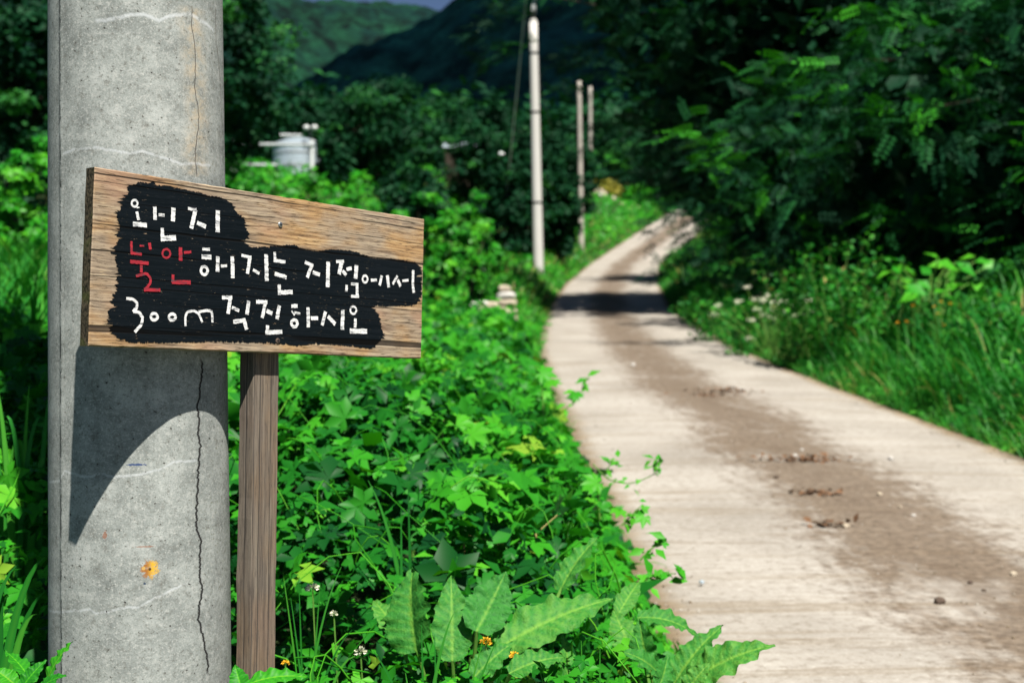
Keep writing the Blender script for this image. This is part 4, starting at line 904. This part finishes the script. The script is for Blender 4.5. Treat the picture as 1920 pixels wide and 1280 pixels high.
def far_verge():
    r = rs(52); parts = []
    n = 37000; y = 17+90*r.random(n)**1.6; L = .0+(r.random(n)**1.2)*(6+y*.16); x = xl(y)-L
    z = gz(x, y)+.03+.35*r.random(n)*smooth(L, 0, .7); nm = np.array([.05, -.35, 1.])+.45*r.normal(size=(n, 3))
    p = fbm(x*.5, y*.5, 5, 3); parts.append(cloud(TO, np.column_stack([x, y, z]), frames(nm, r.random(n)*6.28), (.10+.0022*y)*(.6+.8*r.random(n)), np.clip(.1+.8*p+.15*r.normal(size=n), 0, 1)))
    n = 14000; y = 18+42*r.random(n); x = -5-20*r.random(n); z = gz(x, y)+.05+.5*r.random(n); p = fbm(x*.5, y*.5, 6, 3)
    parts.append(cloud(TO, np.column_stack([x, y, z]), frames(np.array([.05, -.35, 1.])+.45*r.normal(size=(n, 3)), r.random(n)*6.28), .34*(.6+.8*r.random(n)), np.clip(.1+.7*p+.15*r.normal(size=n), 0, 1)))
    V, Fc, t = merge(parts); tag(obj_np('left_bank_plants', V, Fc, M['kudzu'], tint=t), 'bright low plants and grass on the left bank up the road', 'plants', kind='stuff')
    parts = []; n = 30000; y = 8.5+75*r.random(n)**2.0; R_ = (r.random(n)**1.1)*(5.5+y*.06); x = xr(y)+.05+R_
    hh = .10+(.35+.35*fbm(x*.7, y*.7, 9, 3))*smooth(R_, .2, 1.6); z = gz(x, y)+hh*(1-.75*r.random(n)**1.3); nm = np.array([-.25, -.35, 1.])+.5*r.normal(size=(n, 3))
    p = fbm(x*.9, y*.9, 15, 3); parts.append(cloud(TO, np.column_stack([x, y, z]), frames(nm, r.random(n)*6.28), (.07+.003*y)*(.6+.8*r.random(n)), np.clip(.22+.8*p+.16*r.normal(size=n), 0, .95)))
    V, Fc, t = merge(parts); tag(obj_np('right_bank_plants', V, Fc, M['grass'], tint=t), 'leafy weeds thickly covering the right bank', 'plants', kind='stuff')
far_verge()
def grass_fringe():
    r = rs(53); parts = []
    def run(n, side, y0, y1, wd, h0, bias, T, lo=0., tb=.0):
        y = y0+(y1-y0)*r.random(n)**bias; q = lo+wd*r.random(n)**1.4; x = (xr(y)+.02+q) if side > 0 else (xl(y)-.02-q)
        z = gz(x, y)-.02; sc = h0*(.5+.7*r.random(n))*(.55+.45*smooth(q, 0, .5)); fx = -side*(.6+.7*r.normal(size=n)); fy = 1.0*r.normal(size=n); sc = sc*(.45+1.0*fbm(x*3.1, y*3.1, 33, 2))
        fw = np.column_stack([fx, fy, 0*fx]); nm = np.column_stack([.18*r.normal(size=n)-side*.12, .18*r.normal(size=n), np.ones(n)])
        p = fbm(x*1.2, y*1.2, 19, 3); parts.append(cloud(T, np.column_stack([x, y, z]), frames(nm, None, fw), sc, np.clip(tb+.18+.75*p+.12*r.normal(size=n)+(r.random(n) < .03)*.5, 0, 1)))
    B1, B2 = T_blade(.55, .018), T_blade(.35, .022)
    run(13500, 1, 7, 24, 1.5, .52, 1.5, B1); run(5000, 1, 24, 60, 1.2, .6, 1.3, T_blade(.5, .04)); run(6000, 1, 8, 20, 3.5, .75, 1.3, B2, .8)
    run(5000, -1, 11, 26, 1.0, .38, 1.2, B1, tb=.15); run(6500, -1, 26, 95, 2.2, .5, 1.5, T_blade(.5, .05), tb=.2)
    V, Fc, t = merge(parts); tag(obj_np('verge_grass', V, Fc, M['grass'], tint=t), 'soft green grass fringing both edges of the road', 'grass', kind='stuff')
grass_fringe()
def far_wood():
    r = rs(54); n = 1100; y = 128+150*r.random(n)**1.2; x = -75+130*r.random(n); keep = x < xl(y)+60; x = x[keep]; y = y[keep]; n = len(x)
    z0 = gz(x, y); h = 5+5*r.random(n); per = 26; k = np.repeat(np.arange(n), per)
    g = rnd_dirs(r, len(k))*(r.random(len(k))**.35)[:, None]; pos = np.column_stack([x, y, z0+h*.55])[k]+g*np.column_stack([h*.42, h*.42, h*.5])[k]
    V, Fc, t = cloud(TD, pos, frames(g+np.array([0, 0, .8])+.5*r.normal(size=(len(k), 3)), r.random(len(k))*6.28), .1*0+1.2+.7*r.random(len(k)), np.clip(.35+.2*r.normal(size=n)[k]+.12*r.normal(size=len(k)), 0, 1))
    tag(obj_np('far_wood', V, Fc, M['tree'], tint=t), 'distant wood of dark green trees at the foot of the hills', 'wood', kind='stuff')
far_wood()

# ------------------------------------------------------------------ plants one can pick out
def leaf_mesh(name, mat, base, tip, width, bow, fold, wave, seed, face, nl=34, nw=7, heart=0.0):
    """a broad leaf with midrib, wavy margin and side veins from base to tip; face = direction its upper side looks to"""
    base = np.array(base, float); tip = np.array(tip, float); ax = tip-base; L = np.linalg.norm(ax); ax /= L
    nrm = np.array(face, float); nrm -= ax*(nrm@ax); nrm /= np.linalg.norm(nrm); sd = np.cross(nrm, ax); r = rs(seed); ph = r.random(4)*6.28
    V = []; t = []; tb = .35+.3*r.random()
    for i in range(nl+1):
        s = i/nl; w = width/2*(math.sin(math.pi*min(1, s*.93+.07)**(.72-heart*.25)))**.85 if s < 1 else 0
        w = max(w, .0015)
        ctr = base+ax*L*s+nrm*(bow*L*(4*s*(1-s))*.5-bow*L*s*s*.6)
        for j in range(-nw, nw+1):
            q = j/nw; edge = 1+(.06*math.sin(s*27+ph[0]+(j > 0)*2)+.04*math.sin(s*61+ph[1])+.02*r.normal())*abs(q)**3*min(1, (1-s)*6)
            zz = fold*abs(q)*w-.45*fold*w*q*q+wave*L*(.030*math.sin(s*26+ph[2]+(1.7 if j > 0 else 0))+.014*math.sin(s*47+ph[3]))*abs(q)**1.6+.0065*L*math.sin((s*1.0-abs(q)*.12)*62)*abs(q)*(1-abs(q)*.4)*2
            V.append(ctr+sd*(q*w*edge)+nrm*zz); t.append(min(1, max(0, tb+(.42 if j == 0 else 0)+.10*math.sin((s-abs(q)*.12)*62)+.05*r.normal())))
    n = 2*nw+1; i = np.arange((nl+1)*n).reshape(nl+1, n); Q = np.stack([i[:-1, :-1], i[:-1, 1:], i[1:, 1:], i[1:, :-1]], -1).reshape(-1, 4)
    return np.array(V), Q, np.array(t)
def leafy_plant(name, label, cat, origin, leaves, mat, group=None, stem_r=.004, stem_mat='stem'):
    """leaves: (base px,py, tip px,py, depth base, depth tip, width m, bow, fold, facing)"""
    O = np.array(origin, float); root = empty(name, tuple(O), label, cat, group)
    for i, (bx, by, tx, ty, d0, d1, w, bow, fold, face) in enumerate(leaves):
        b = at(bx, by, d0); t_ = at(tx, ty, d1); V, Q, ti = leaf_mesh('leaf', mat, b, t_, w, bow, fold, 1.0, hash((label, i)) % 9999 if False else int(bx*7+by*3+i), face)
        o = obj_np('leaf', V-O, Q, M[mat], root, tint=ti, smooth_=True)
        m = MB(); mid = (O+b)/2+np.array([0, 0, .04]); m.tube([np.zeros(3), mid-O, b-O+(t_-b)*.02], [stem_r*1.5, stem_r*1.2, stem_r], 7); m.build('petiole', M[stem_mat], o if False else root)
    return root
UP = (.15, -.55, .85); FR = (.1, -.95, .4); LF = (-.6, -.5, .6); RT = (.65, -.5, .6)
o1 = at(865, 1330, 3.1); o1 = (o1[0], 3.1, float(gz(o1[0], 3.1)))
leafy_plant('dock_plant', 'broad-leaved dock plant at the bottom, left of the road edge', 'plant', o1, [
    (782, 1222, 768, 1062, 3.05, 3.15, .125, .10, .55, LF), (848, 1240, 846, 1076, 3.0, 3.1, .085, .06, .3, FR), (893, 1184, 948, 1074, 3.0, 3.1, .10, -.08, .45, (.1, -.8, .6)),
    (935, 1214, 1150, 1112, 3.0, 3.12, .105, .10, .25, (-.1, -.7, .75)), (888, 1270, 962, 1200, 2.95, 3.0, .06, .12, .3, UP), (1062, 1290, 1058, 1178, 3.0, 3.1, .05, .12, .35, RT),
    (1050, 1108, 1120, 1000, 3.3, 3.4, .065, .1, .4, (-.5, -.6, .6)), (745, 1190, 700, 1120, 3.1, 3.2, .06, .1, .3, UP), (955, 1262, 1060, 1225, 2.9, 2.95, .06, .14, .4, UP), (1020, 1190, 1105, 1150, 3.15, 3.2, .06, .1, .3, UP)], 'dock')
o2 = at(1262, 1335, 3.2); o2 = (o2[0], 3.2, float(gz(o2[0], 3.2)))
leafy_plant('dock_plant', 'broad-leaved dock plant reaching over the concrete edge', 'plant', o2, [
    (1290, 1282, 1446, 1200, 3.1, 3.05, .095, .14, .3, (-.25, -.6, .8)), (1262, 1285, 1352, 1166, 3.15, 3.2, .075, .12, .35, (-.5, -.6, .65)), (1222, 1262, 1196, 1158, 3.15, 3.2, .07, .1, .5, LF),
    (1195, 1158, 1312, 1182, 3.25, 3.25, .06, .2, .5, (0, -.5, .9)), (1190, 1240, 1150, 1140, 3.2, 3.3, .075, .08, .3, FR), (1240, 1270, 1170, 1215, 3.05, 3.0, .06, .15, .4, UP), (1160, 1150, 1200, 1085, 3.4, 3.5, .05, .1, .3, UP),
    (1285, 1300, 1330, 1240, 3.0, 3.0, .05, .1, .3, UP), (1230, 1300, 1255, 1225, 3.0, 3.05, .05, .1, .3, RT)], 'dock')
o3 = at(25, 1345, 2.5); o3 = (o3[0], 2.5, float(gz(o3[0], 2.5)))
leafy_plant('nettle_sprig', 'pointed leafy sprig in the bottom left corner before the pole', 'plant', o3, [
    (88, 1278, 132, 1200, 2.42, 2.42, .036, .1, .3, LF), (60, 1280, 10, 1215, 2.45, 2.5, .035, .1, .3, RT), (40, 1290, 85, 1235, 2.4, 2.42, .03, .1, .2, UP), (30, 1285, -15, 1250, 2.4, 2.4, .035, .1, .2, UP), (70, 1295, 120, 1262, 2.38, 2.36, .03, .12, .2, UP), (20, 1300, 55, 1250, 2.5, 2.5, .04, .12, .2, FR)], 'vine')
o4 = at(480, 1340, 2.4); o4 = (o4[0], 2.4, float(gz(o4[0], 2.4)))
leafy_plant('nettle_sprig', 'pointed leaves at the foot of the sign post', 'plant', o4, [
    (455, 1300, 440, 1245, 2.4, 2.42, .035, .1, .3, FR), (465, 1282, 580, 1262, 2.38, 2.4, .035, .16, .3, UP), (500, 1300, 620, 1290, 2.4, 2.4, .04, .16, .3, UP)], 'vine')
# big five-fingered leaves standing above the vines
def palm_plant(px, py, dep, size, label, seed, n=4):
    r = rs(seed); c = at(px, py, dep); z0 = float(gz(c[0], dep)); root = empty('hop_vine', (c[0], dep, z0), label, 'vine', 'large five-fingered vine leaves'); h = c[2]-z0
    m = MB(); m.tube([(0, 0, 0), (.02, 0, h*.5), (0, 0, h)], [.006, .005, .003], 6); m.build('stem', M['stem'], root)
    T7 = T_palmate(7)
    for q in range(n):
        off = np.array([0, 0, h]) if q == 0 else np.array([.10*r.normal(), .08*r.normal(), h-.03-.10*r.random()])
        nm = np.array([[.1, -.75, .8]])+.3*r.normal(size=(1, 3)); V, Fc, t = cloud(T7, off[None], frames(nm, r.random(1)*6.28), np.array([size*(1 if q == 0 else .6+.3*r.random())]), np.array([.55+.2*r.random()]))
        obj_np('leaf', V, Fc, M['vine'], root, tint=t)
for i, a in enumerate(((768, 755, 4.9, .19, 'largest five-fingered leaf below the right end of the sign'), (882, 815, 4.8, .15, 'five-fingered leaf halfway between sign and road'), (1015, 700, 6.5, .15, 'five-fingered leaf near the road edge below the stones'), (880, 955, 4.2, .14, 'bright five-fingered leaf above the dock plant'), (610, 800, 4.6, .13, 'five-fingered leaf right of the post'), (1120, 905, 5.0, .12, 'five-fingered leaf hanging at the road edge'))): palm_plant(*a, 500+i)
# runners feeling their way onto the concrete
def runner(pts, label, seed, lv=.035):
    r = rs(seed); P = np.array([at(*p) for p in pts]); b = P[0].copy(); root = empty('vine_runner', tuple(b), label, 'vine', 'vine runners over the road edge')
    s = np.linspace(0, len(P)-1, 4*len(P)); C = np.column_stack([np.interp(s, np.arange(len(P)), P[:, k]) for k in range(3)])-b
    for _ in range(3): C[1:-1] = (C[:-2]+2*C[1:-1]+C[2:])/4
    m = MB(); m.tube(C, np.linspace(.0032, .0015, len(C)), 6); m.build('stem', M['stem'], root)
    for q in range(3, len(C)):
        if q < len(C)-1 and r.random() < .45: continue
        for _ in range(2 if q < len(C)-2 else 3):
            V, Fc, t = cloud(TP3 if r.random() < .5 else TO, C[q:q+1]+.012*r.normal(size=(1, 3)), frames(np.array([[.1, -.6, .8]])+.5*r.normal(size=(1, 3)), r.random(1)*6.28), np.array([lv*(.8+.8*r.random())]), np.array([.55+.3*r.random()])); obj_np('leaf', V, Fc, M['vine'], root, tint=t)
runner([(1045, 780, 7.0), (1075, 755, 7.0), (1090, 735, 7.0), (1097, 705, 7.0)], 'upright runner against the road below the stone stack', 1, .05)
runner([(1108, 905, 5.6), (1140, 880, 5.6), (1150, 858, 5.6)], 'short runner just left of the long curling one', 2)
runner([(1112, 870, 5.5), (1140, 900, 5.5), (1180, 908, 5.5), (1215, 895, 5.5), (1240, 880, 5.5), (1228, 860, 5.5)], 'long curling runner reaching farthest over the road', 3)
runner([(1165, 985, 4.8), (1185, 965, 4.8), (1205, 945, 4.8)], 'short runner above the middle of the road edge', 4)
runner([(1200, 1050, 4.2), (1220, 1028, 4.2), (1245, 1015, 4.2)], 'runner with a leafy tip at the lower road edge', 5)
runner([(1195, 1100, 4.1), (1220, 1080, 4.1), (1245, 1075, 4.1), (1268, 1075, 4.1)], 'lowest runner above the dock leaves', 6, .042)
# grass clumps near the pole
def blade_mesh(p0, p1, sag, w, seed, n=12):
    p0 = np.array(p0, float); p1 = np.array(p1, float); up = np.array([0, 0, 1.]); V = []; t = []; r = rs(seed); d = p1-p0; sd = np.cross(d, np.array([.2, -1, .25])); sd /= np.linalg.norm(sd)+1e-9; tv = .25+.5*r.random()
    ctl = p0+d*.35+up*sag*1.2
    for i in range(n+1):
        s = i/n; c = p0*(1-s)**2+ctl*2*s*(1-s)+p1*s*s; ww = w*(1-s**1.6)*(.6+.4*min(1, s*5))+.0006
        V += [c+sd*ww, c-np.array([0, 0, ww*.35]), c-sd*ww]; t += [tv, min(1, tv+.15), tv]
    i = np.arange((n+1)*3).reshape(n+1, 3); return np.array(V), np.stack([i[:-1, :-1], i[:-1, 1:], i[1:, 1:], i[1:, :-1]], -1).reshape(-1, 4), np.array(t)
def clump(name, root_px, dep, blades, label, w=.012, seed=0):
    O = at(*root_px, dep); O[2] = float(gz(O[0], dep)); root = empty(name, tuple(O), label, 'grass', 'grass clumps')
    for i, b in enumerate(blades):
        p0 = at(b[0], b[1], dep); p1 = at(b[2], b[3], dep+b[5] if len(b) > 5 else dep); low = O+np.array([.03*math.sin(i*2.1), .03*math.cos(i*1.7), 0])
        V, Q, t = blade_mesh(low, p1, b[4], w*(.8+.3*math.sin(i*3.3)**2), seed+i); obj_np('blade', V-O, Q, M['grass'], root, tint=t, smooth_=True)
clump('tall_grass', (45, 1400), 3.7, [(0, 0, -40, 760, .55), (0, 0, 0, 800, .6), (0, 0, 85, 790, .55), (0, 0, 105, 860, .6), (0, 0, 15, 900, .7), (0, 0, -30, 960, .7), (0, 0, 110, 950, .7), (0, 0, 70, 1010, .7), (0, 0, 55, 720, .3), (0, 0, -10, 700, .35), (0, 0, 95, 730, .4), (0, 0, -45, 860, .6)], 'broad-bladed grass left of the pole, half way down', .011, 1)
clump('tall_grass', (-40, 1400), 2.9, [(0, 0, 88, 1105, .28), (0, 0, 70, 1150, .3), (0, 0, 30, 1060, .3), (0, 0, 95, 1040, .35), (0, 0, 5, 1100, .3)], 'arching grass blades low at the left edge', .014, 30)
clump('grass_tuft', (570, 1360), 3.0, [(0, 0, 560, 1085, .1), (0, 0, 545, 1120, .1), (0, 0, 640, 1062, .22), (0, 0, 600, 1100, .1), (0, 0, 530, 1070, .05), (0, 0, 660, 1180, .2), (0, 0, 690, 1240, .3)], 'thin grass tuft beside the post', .004, 60)
clump('grass_tuft', (800, 1380), 2.9, [(0, 0, 790, 1170, .02), (0, 0, 815, 1190, .05), (0, 0, 850, 1150, .2), (0, 0, 905, 1200, .02), (0, 0, 700, 1220, .15), (0, 0, 935, 1190, .05), (0, 0, 760, 1260, .1)], 'narrow dark blades in front of the dock leaves', .007, 90)
clump('grass_tuft', (1100, 1390), 2.95, [(0, 0, 1090, 1200, .02), (0, 0, 1125, 1215, .1), (0, 0, 1050, 1240, .15), (0, 0, 1155, 1240, .2), (0, 0, 1180, 1255, .15), (0, 0, 1010, 1250, .1)], 'narrow blades between the two dock plants', .007, 120)
clump('grass_stalk', (775, 1260), 3.6, [(0, 0, 765, 905, .05), (0, 0, 690, 900, .25), (0, 0, 752, 950, .05)], 'single tall dark grass stalk rising from the vines', .010, 150)
# dry stems and small flowers
for i, (a, b, lb) in enumerate((((655, 895, 4.4), (685, 838, 4.4), 'pale dry stalk right of the post'), ((1005, 1000, 4.1), (1045, 965, 4.1), 'short yellow dry stalk near the road'), ((830, 790, 5), (850, 770, 5), 'pale dry stalk between two large leaves'), ((870, 1000, 4.0), (945, 1020, 4.0), 'yellow bent stalk above the dock plant'))):
    A = at(*a); B = at(*b); m = MB(); m.tube([np.zeros(3)-np.array([0, 0, .25]), np.zeros(3), B-A], [.003, .003, .0018], 6); o = m.build('dry_stalk', M['drystem'], None, tuple(A)); tag(o, lb, 'stalk', 'dry stalks')
def flower(px, py, dep, size, label, mat, name, group, seed):
    r = rs(seed); c = at(px, py, dep); z0 = float(gz(c[0], dep)); h = c[2]-z0; root = empty(name, (c[0], dep, z0), label, 'flower', group)
    m = MB(); m.tube([(0, 0, 0), (.01, 0, h*.6), (0, 0, h)], .0018*max(1, dep/9), 5); m.build('stem', M['stem'], root)
    n = 46; g = rnd_dirs(r, n); g[:, 2] = np.abs(g[:, 2])*1.0-.25; V, Fc, t = cloud(TD, np.array([0, 0, h])+g*size*.3, frames(np.cross(g, rnd_dirs(r, n)), None, g), np.full(n, size*.5), np.full(n, .5)); obj_np('flower_head', V, Fc, M[mat], root, tint=t)
for i, (px, py, s, lb) in enumerate(((586, 1103, .022, 'white clover head beside the post'), (676, 1222, .02, 'white clover head low between post and dock'), (934, 1192, .012, 'tiny white clover head by the dock leaf'), (626, 1150, .012, 'small faded clover head right of the post'))): flower(px, py, 3.1, s, lb, 'whitepetal', 'clover_flower', 'white clover flowers', i)
for i, (px, py, s, lb) in enumerate(((911, 1203, .018, 'orange-yellow flower in front of the big dock leaf'), (964, 1228, .015, 'small orange-yellow flower right of the other one'), (535, 1243, .012, 'tiny yellow flower at the foot of the post'))): flower(px, py, 2.98, s, lb, 'yellowpetal', 'yellow_flower', 'yellow flowers', 20+i)
for i, (px, py, lb) in enumerate(((1765, 566, 'yellow flower topmost of the right bank cluster'), (1782, 569, 'yellow flower right in the bank cluster'), (1752, 575, 'yellow flower left of the topmost in the bank cluster'), (1758, 588, 'yellow flower lower in the bank cluster'), (1712, 573, 'yellow flower left of the bank cluster'), (1700, 603, 'yellow flower below left of the bank cluster'), (1770, 609, 'yellow flower lowest under the bank cluster'), (1683, 605, 'yellow flower farthest left on the bank'), (1872, 553, 'yellow flower near the right edge'))): flower(px, py, 13.5, .022, lb, 'yellowpetal', 'yellow_flower', 'yellow flowers on the right bank', 40+i)
def umbel(px, py, dep, label, seed):
    r = rs(seed); c = at(px, py, dep); z0 = float(gz(c[0], dep)); h = c[2]-z0; root = empty('white_flowering_weed', (c[0], dep, z0), label, 'flower')
    for q in range(26):
        e = np.array([.33*r.normal(), .2*r.normal(), h-.05+.16*r.normal()]); m = MB(); m.tube([(0, 0, 0), tuple(e*np.array([.5, .5, .6])), tuple(e)], .005, 5); m.build('stem', M['stem'], root)
        n = 30; P = e+np.column_stack([.028*r.normal(size=n), .028*r.normal(size=n), .012*r.normal(size=n)]); V, Fc, t = cloud(TD, P, frames(np.array([0, -.5, .8])+.5*r.normal(size=(n, 3)), r.random(n)*6.28), np.full(n, .018), np.full(n, .5)); obj_np('flower_head', V, Fc, M['whitepetal'], root, tint=t)
umbel(1452, 566, 18, 'cream white flowering weed at the shaded right road edge', 7)
# broad bright leaves climbing under the right-hand trees
def big_vine():
    r = rs(88); dep = 15; root_p = at(1740, 560, dep); z0 = float(gz(root_p[0], dep)); root = empty('climbing_vine', (root_p[0], dep, z0), 'broad bright vine leaves under the trees at the right', 'vine')
    O = np.array([root_p[0], dep, z0]); C = []
    for q in range(26):
        px = 1660+190*r.random(); py = 480+75*r.random(); C.append(at(px, py, dep+.5*r.normal())-O)
    m = MB()
    for c in C: m.tube([np.zeros(3), c*np.array([.4, .4, .8]), c], .006, 5)
    m.build('stem', M['stem'], root)
    for c in C:
        V, Fc, t = cloud(T_oval(.34), c[None], frames(np.array([[-.1, -.6, .8]])+.45*r.normal(size=(1, 3)), r.random(1)*6.28), np.array([.17+.1*r.random()]), np.array([.45+.5*r.random()])); obj_np('leaf', V, Fc, M['kudzu'], root, tint=t)
big_vine()

# tall grass standing left of the pole, stem tangle over the vines, grit along the road edges: nobody could count these
def reed_bed():
    r = rs(91); n = 3600; y = 6.5+8*r.random(n); px = -80+210*r.random(n); x = (px-960)/F*y
    z = gz(x, y); fw = rnd_dirs(r, n)*np.array([1, 1, 0]); nm = np.array([0, 0, 1.])+.12*r.normal(size=(n, 3))
    V, Fc, t = cloud(T_blade(.45, .012), np.column_stack([x, y, z]), frames(nm, None, fw), (1.0+.055*y)*(.55+.5*r.random(n)), np.clip(.55+.2*r.normal(size=n), 0, .95))
    tag(obj_np('reed_bed', V, Fc, M['grass'], tint=t), 'tall bright grass at the left edge behind the pole', 'grass', kind='stuff')
reed_bed()
def tangle():
    r = rs(92); m = MB()
    for q in range(150):
        y = 2.9+5*r.random()**1.3; x = xl(y)-.05-2.0*r.random(); a = r.random()*6.283; L = .12+.35*r.random(); P = []
        if math.hypot(x-PX, y-PY) < .4: continue
        for k in range(6):
            s = k/5; xx = x+L*s*math.cos(a+s); yy = y+L*s*math.sin(a+s); P.append((xx, yy, float(gz(xx, yy))+float(cover_h(xx, yy))-.05+.10*math.sin(s*3.1)))
        m.tube(P, [.0020, .0020, .0018, .0016, .0014, .001], 4, False, t=.4+.5*r.random())
    o = m.build('vine_stems', M['vine'], None, None, True, True); tag(o, 'thin yellow-green stems tangled over the vines', 'stems', kind='stuff')
tangle()
def edge_grit():
    r = rs(93); parts = []; bm = bmesh.new(); bmesh.ops.create_icosphere(bm, subdivisions=1, radius=1.0); T = (np.array([v.co[:] for v in bm.verts])*np.array([1, .8, .6]), np.array([[v.index for v in f.verts] for f in bm.faces])); bm.free()
    n = 2000; y = 4+26*r.random(n)**1.6; side = r.random(n); w = xr(y)-xl(y); q = np.abs(r.normal(size=n))*.09
    x = np.where(side < .38, xl(y)+q, np.where(side < .76, xr(y)-q, (xl(y)+xr(y))/2-.05+.35*r.normal(size=n)))
    u = (x-xl(y))/w; z = CAMZ+prof(y)+.035-.02*(2*u-1)**2
    nm = np.array([0, 0, 1.])+.3*r.normal(size=(n, 3)); V, Fc, t = cloud(T, np.column_stack([x, y, z+.001]), frames(nm, r.random(n)*6.28), .003+.007*r.random(n)**3+.0002*y, r.random(n))
    tag(obj_np('road_grit', V, Fc, M['grit'], tint=t), 'loose grit along the road edges and the dirt strip', 'grit', kind='stuff')
edge_grit()
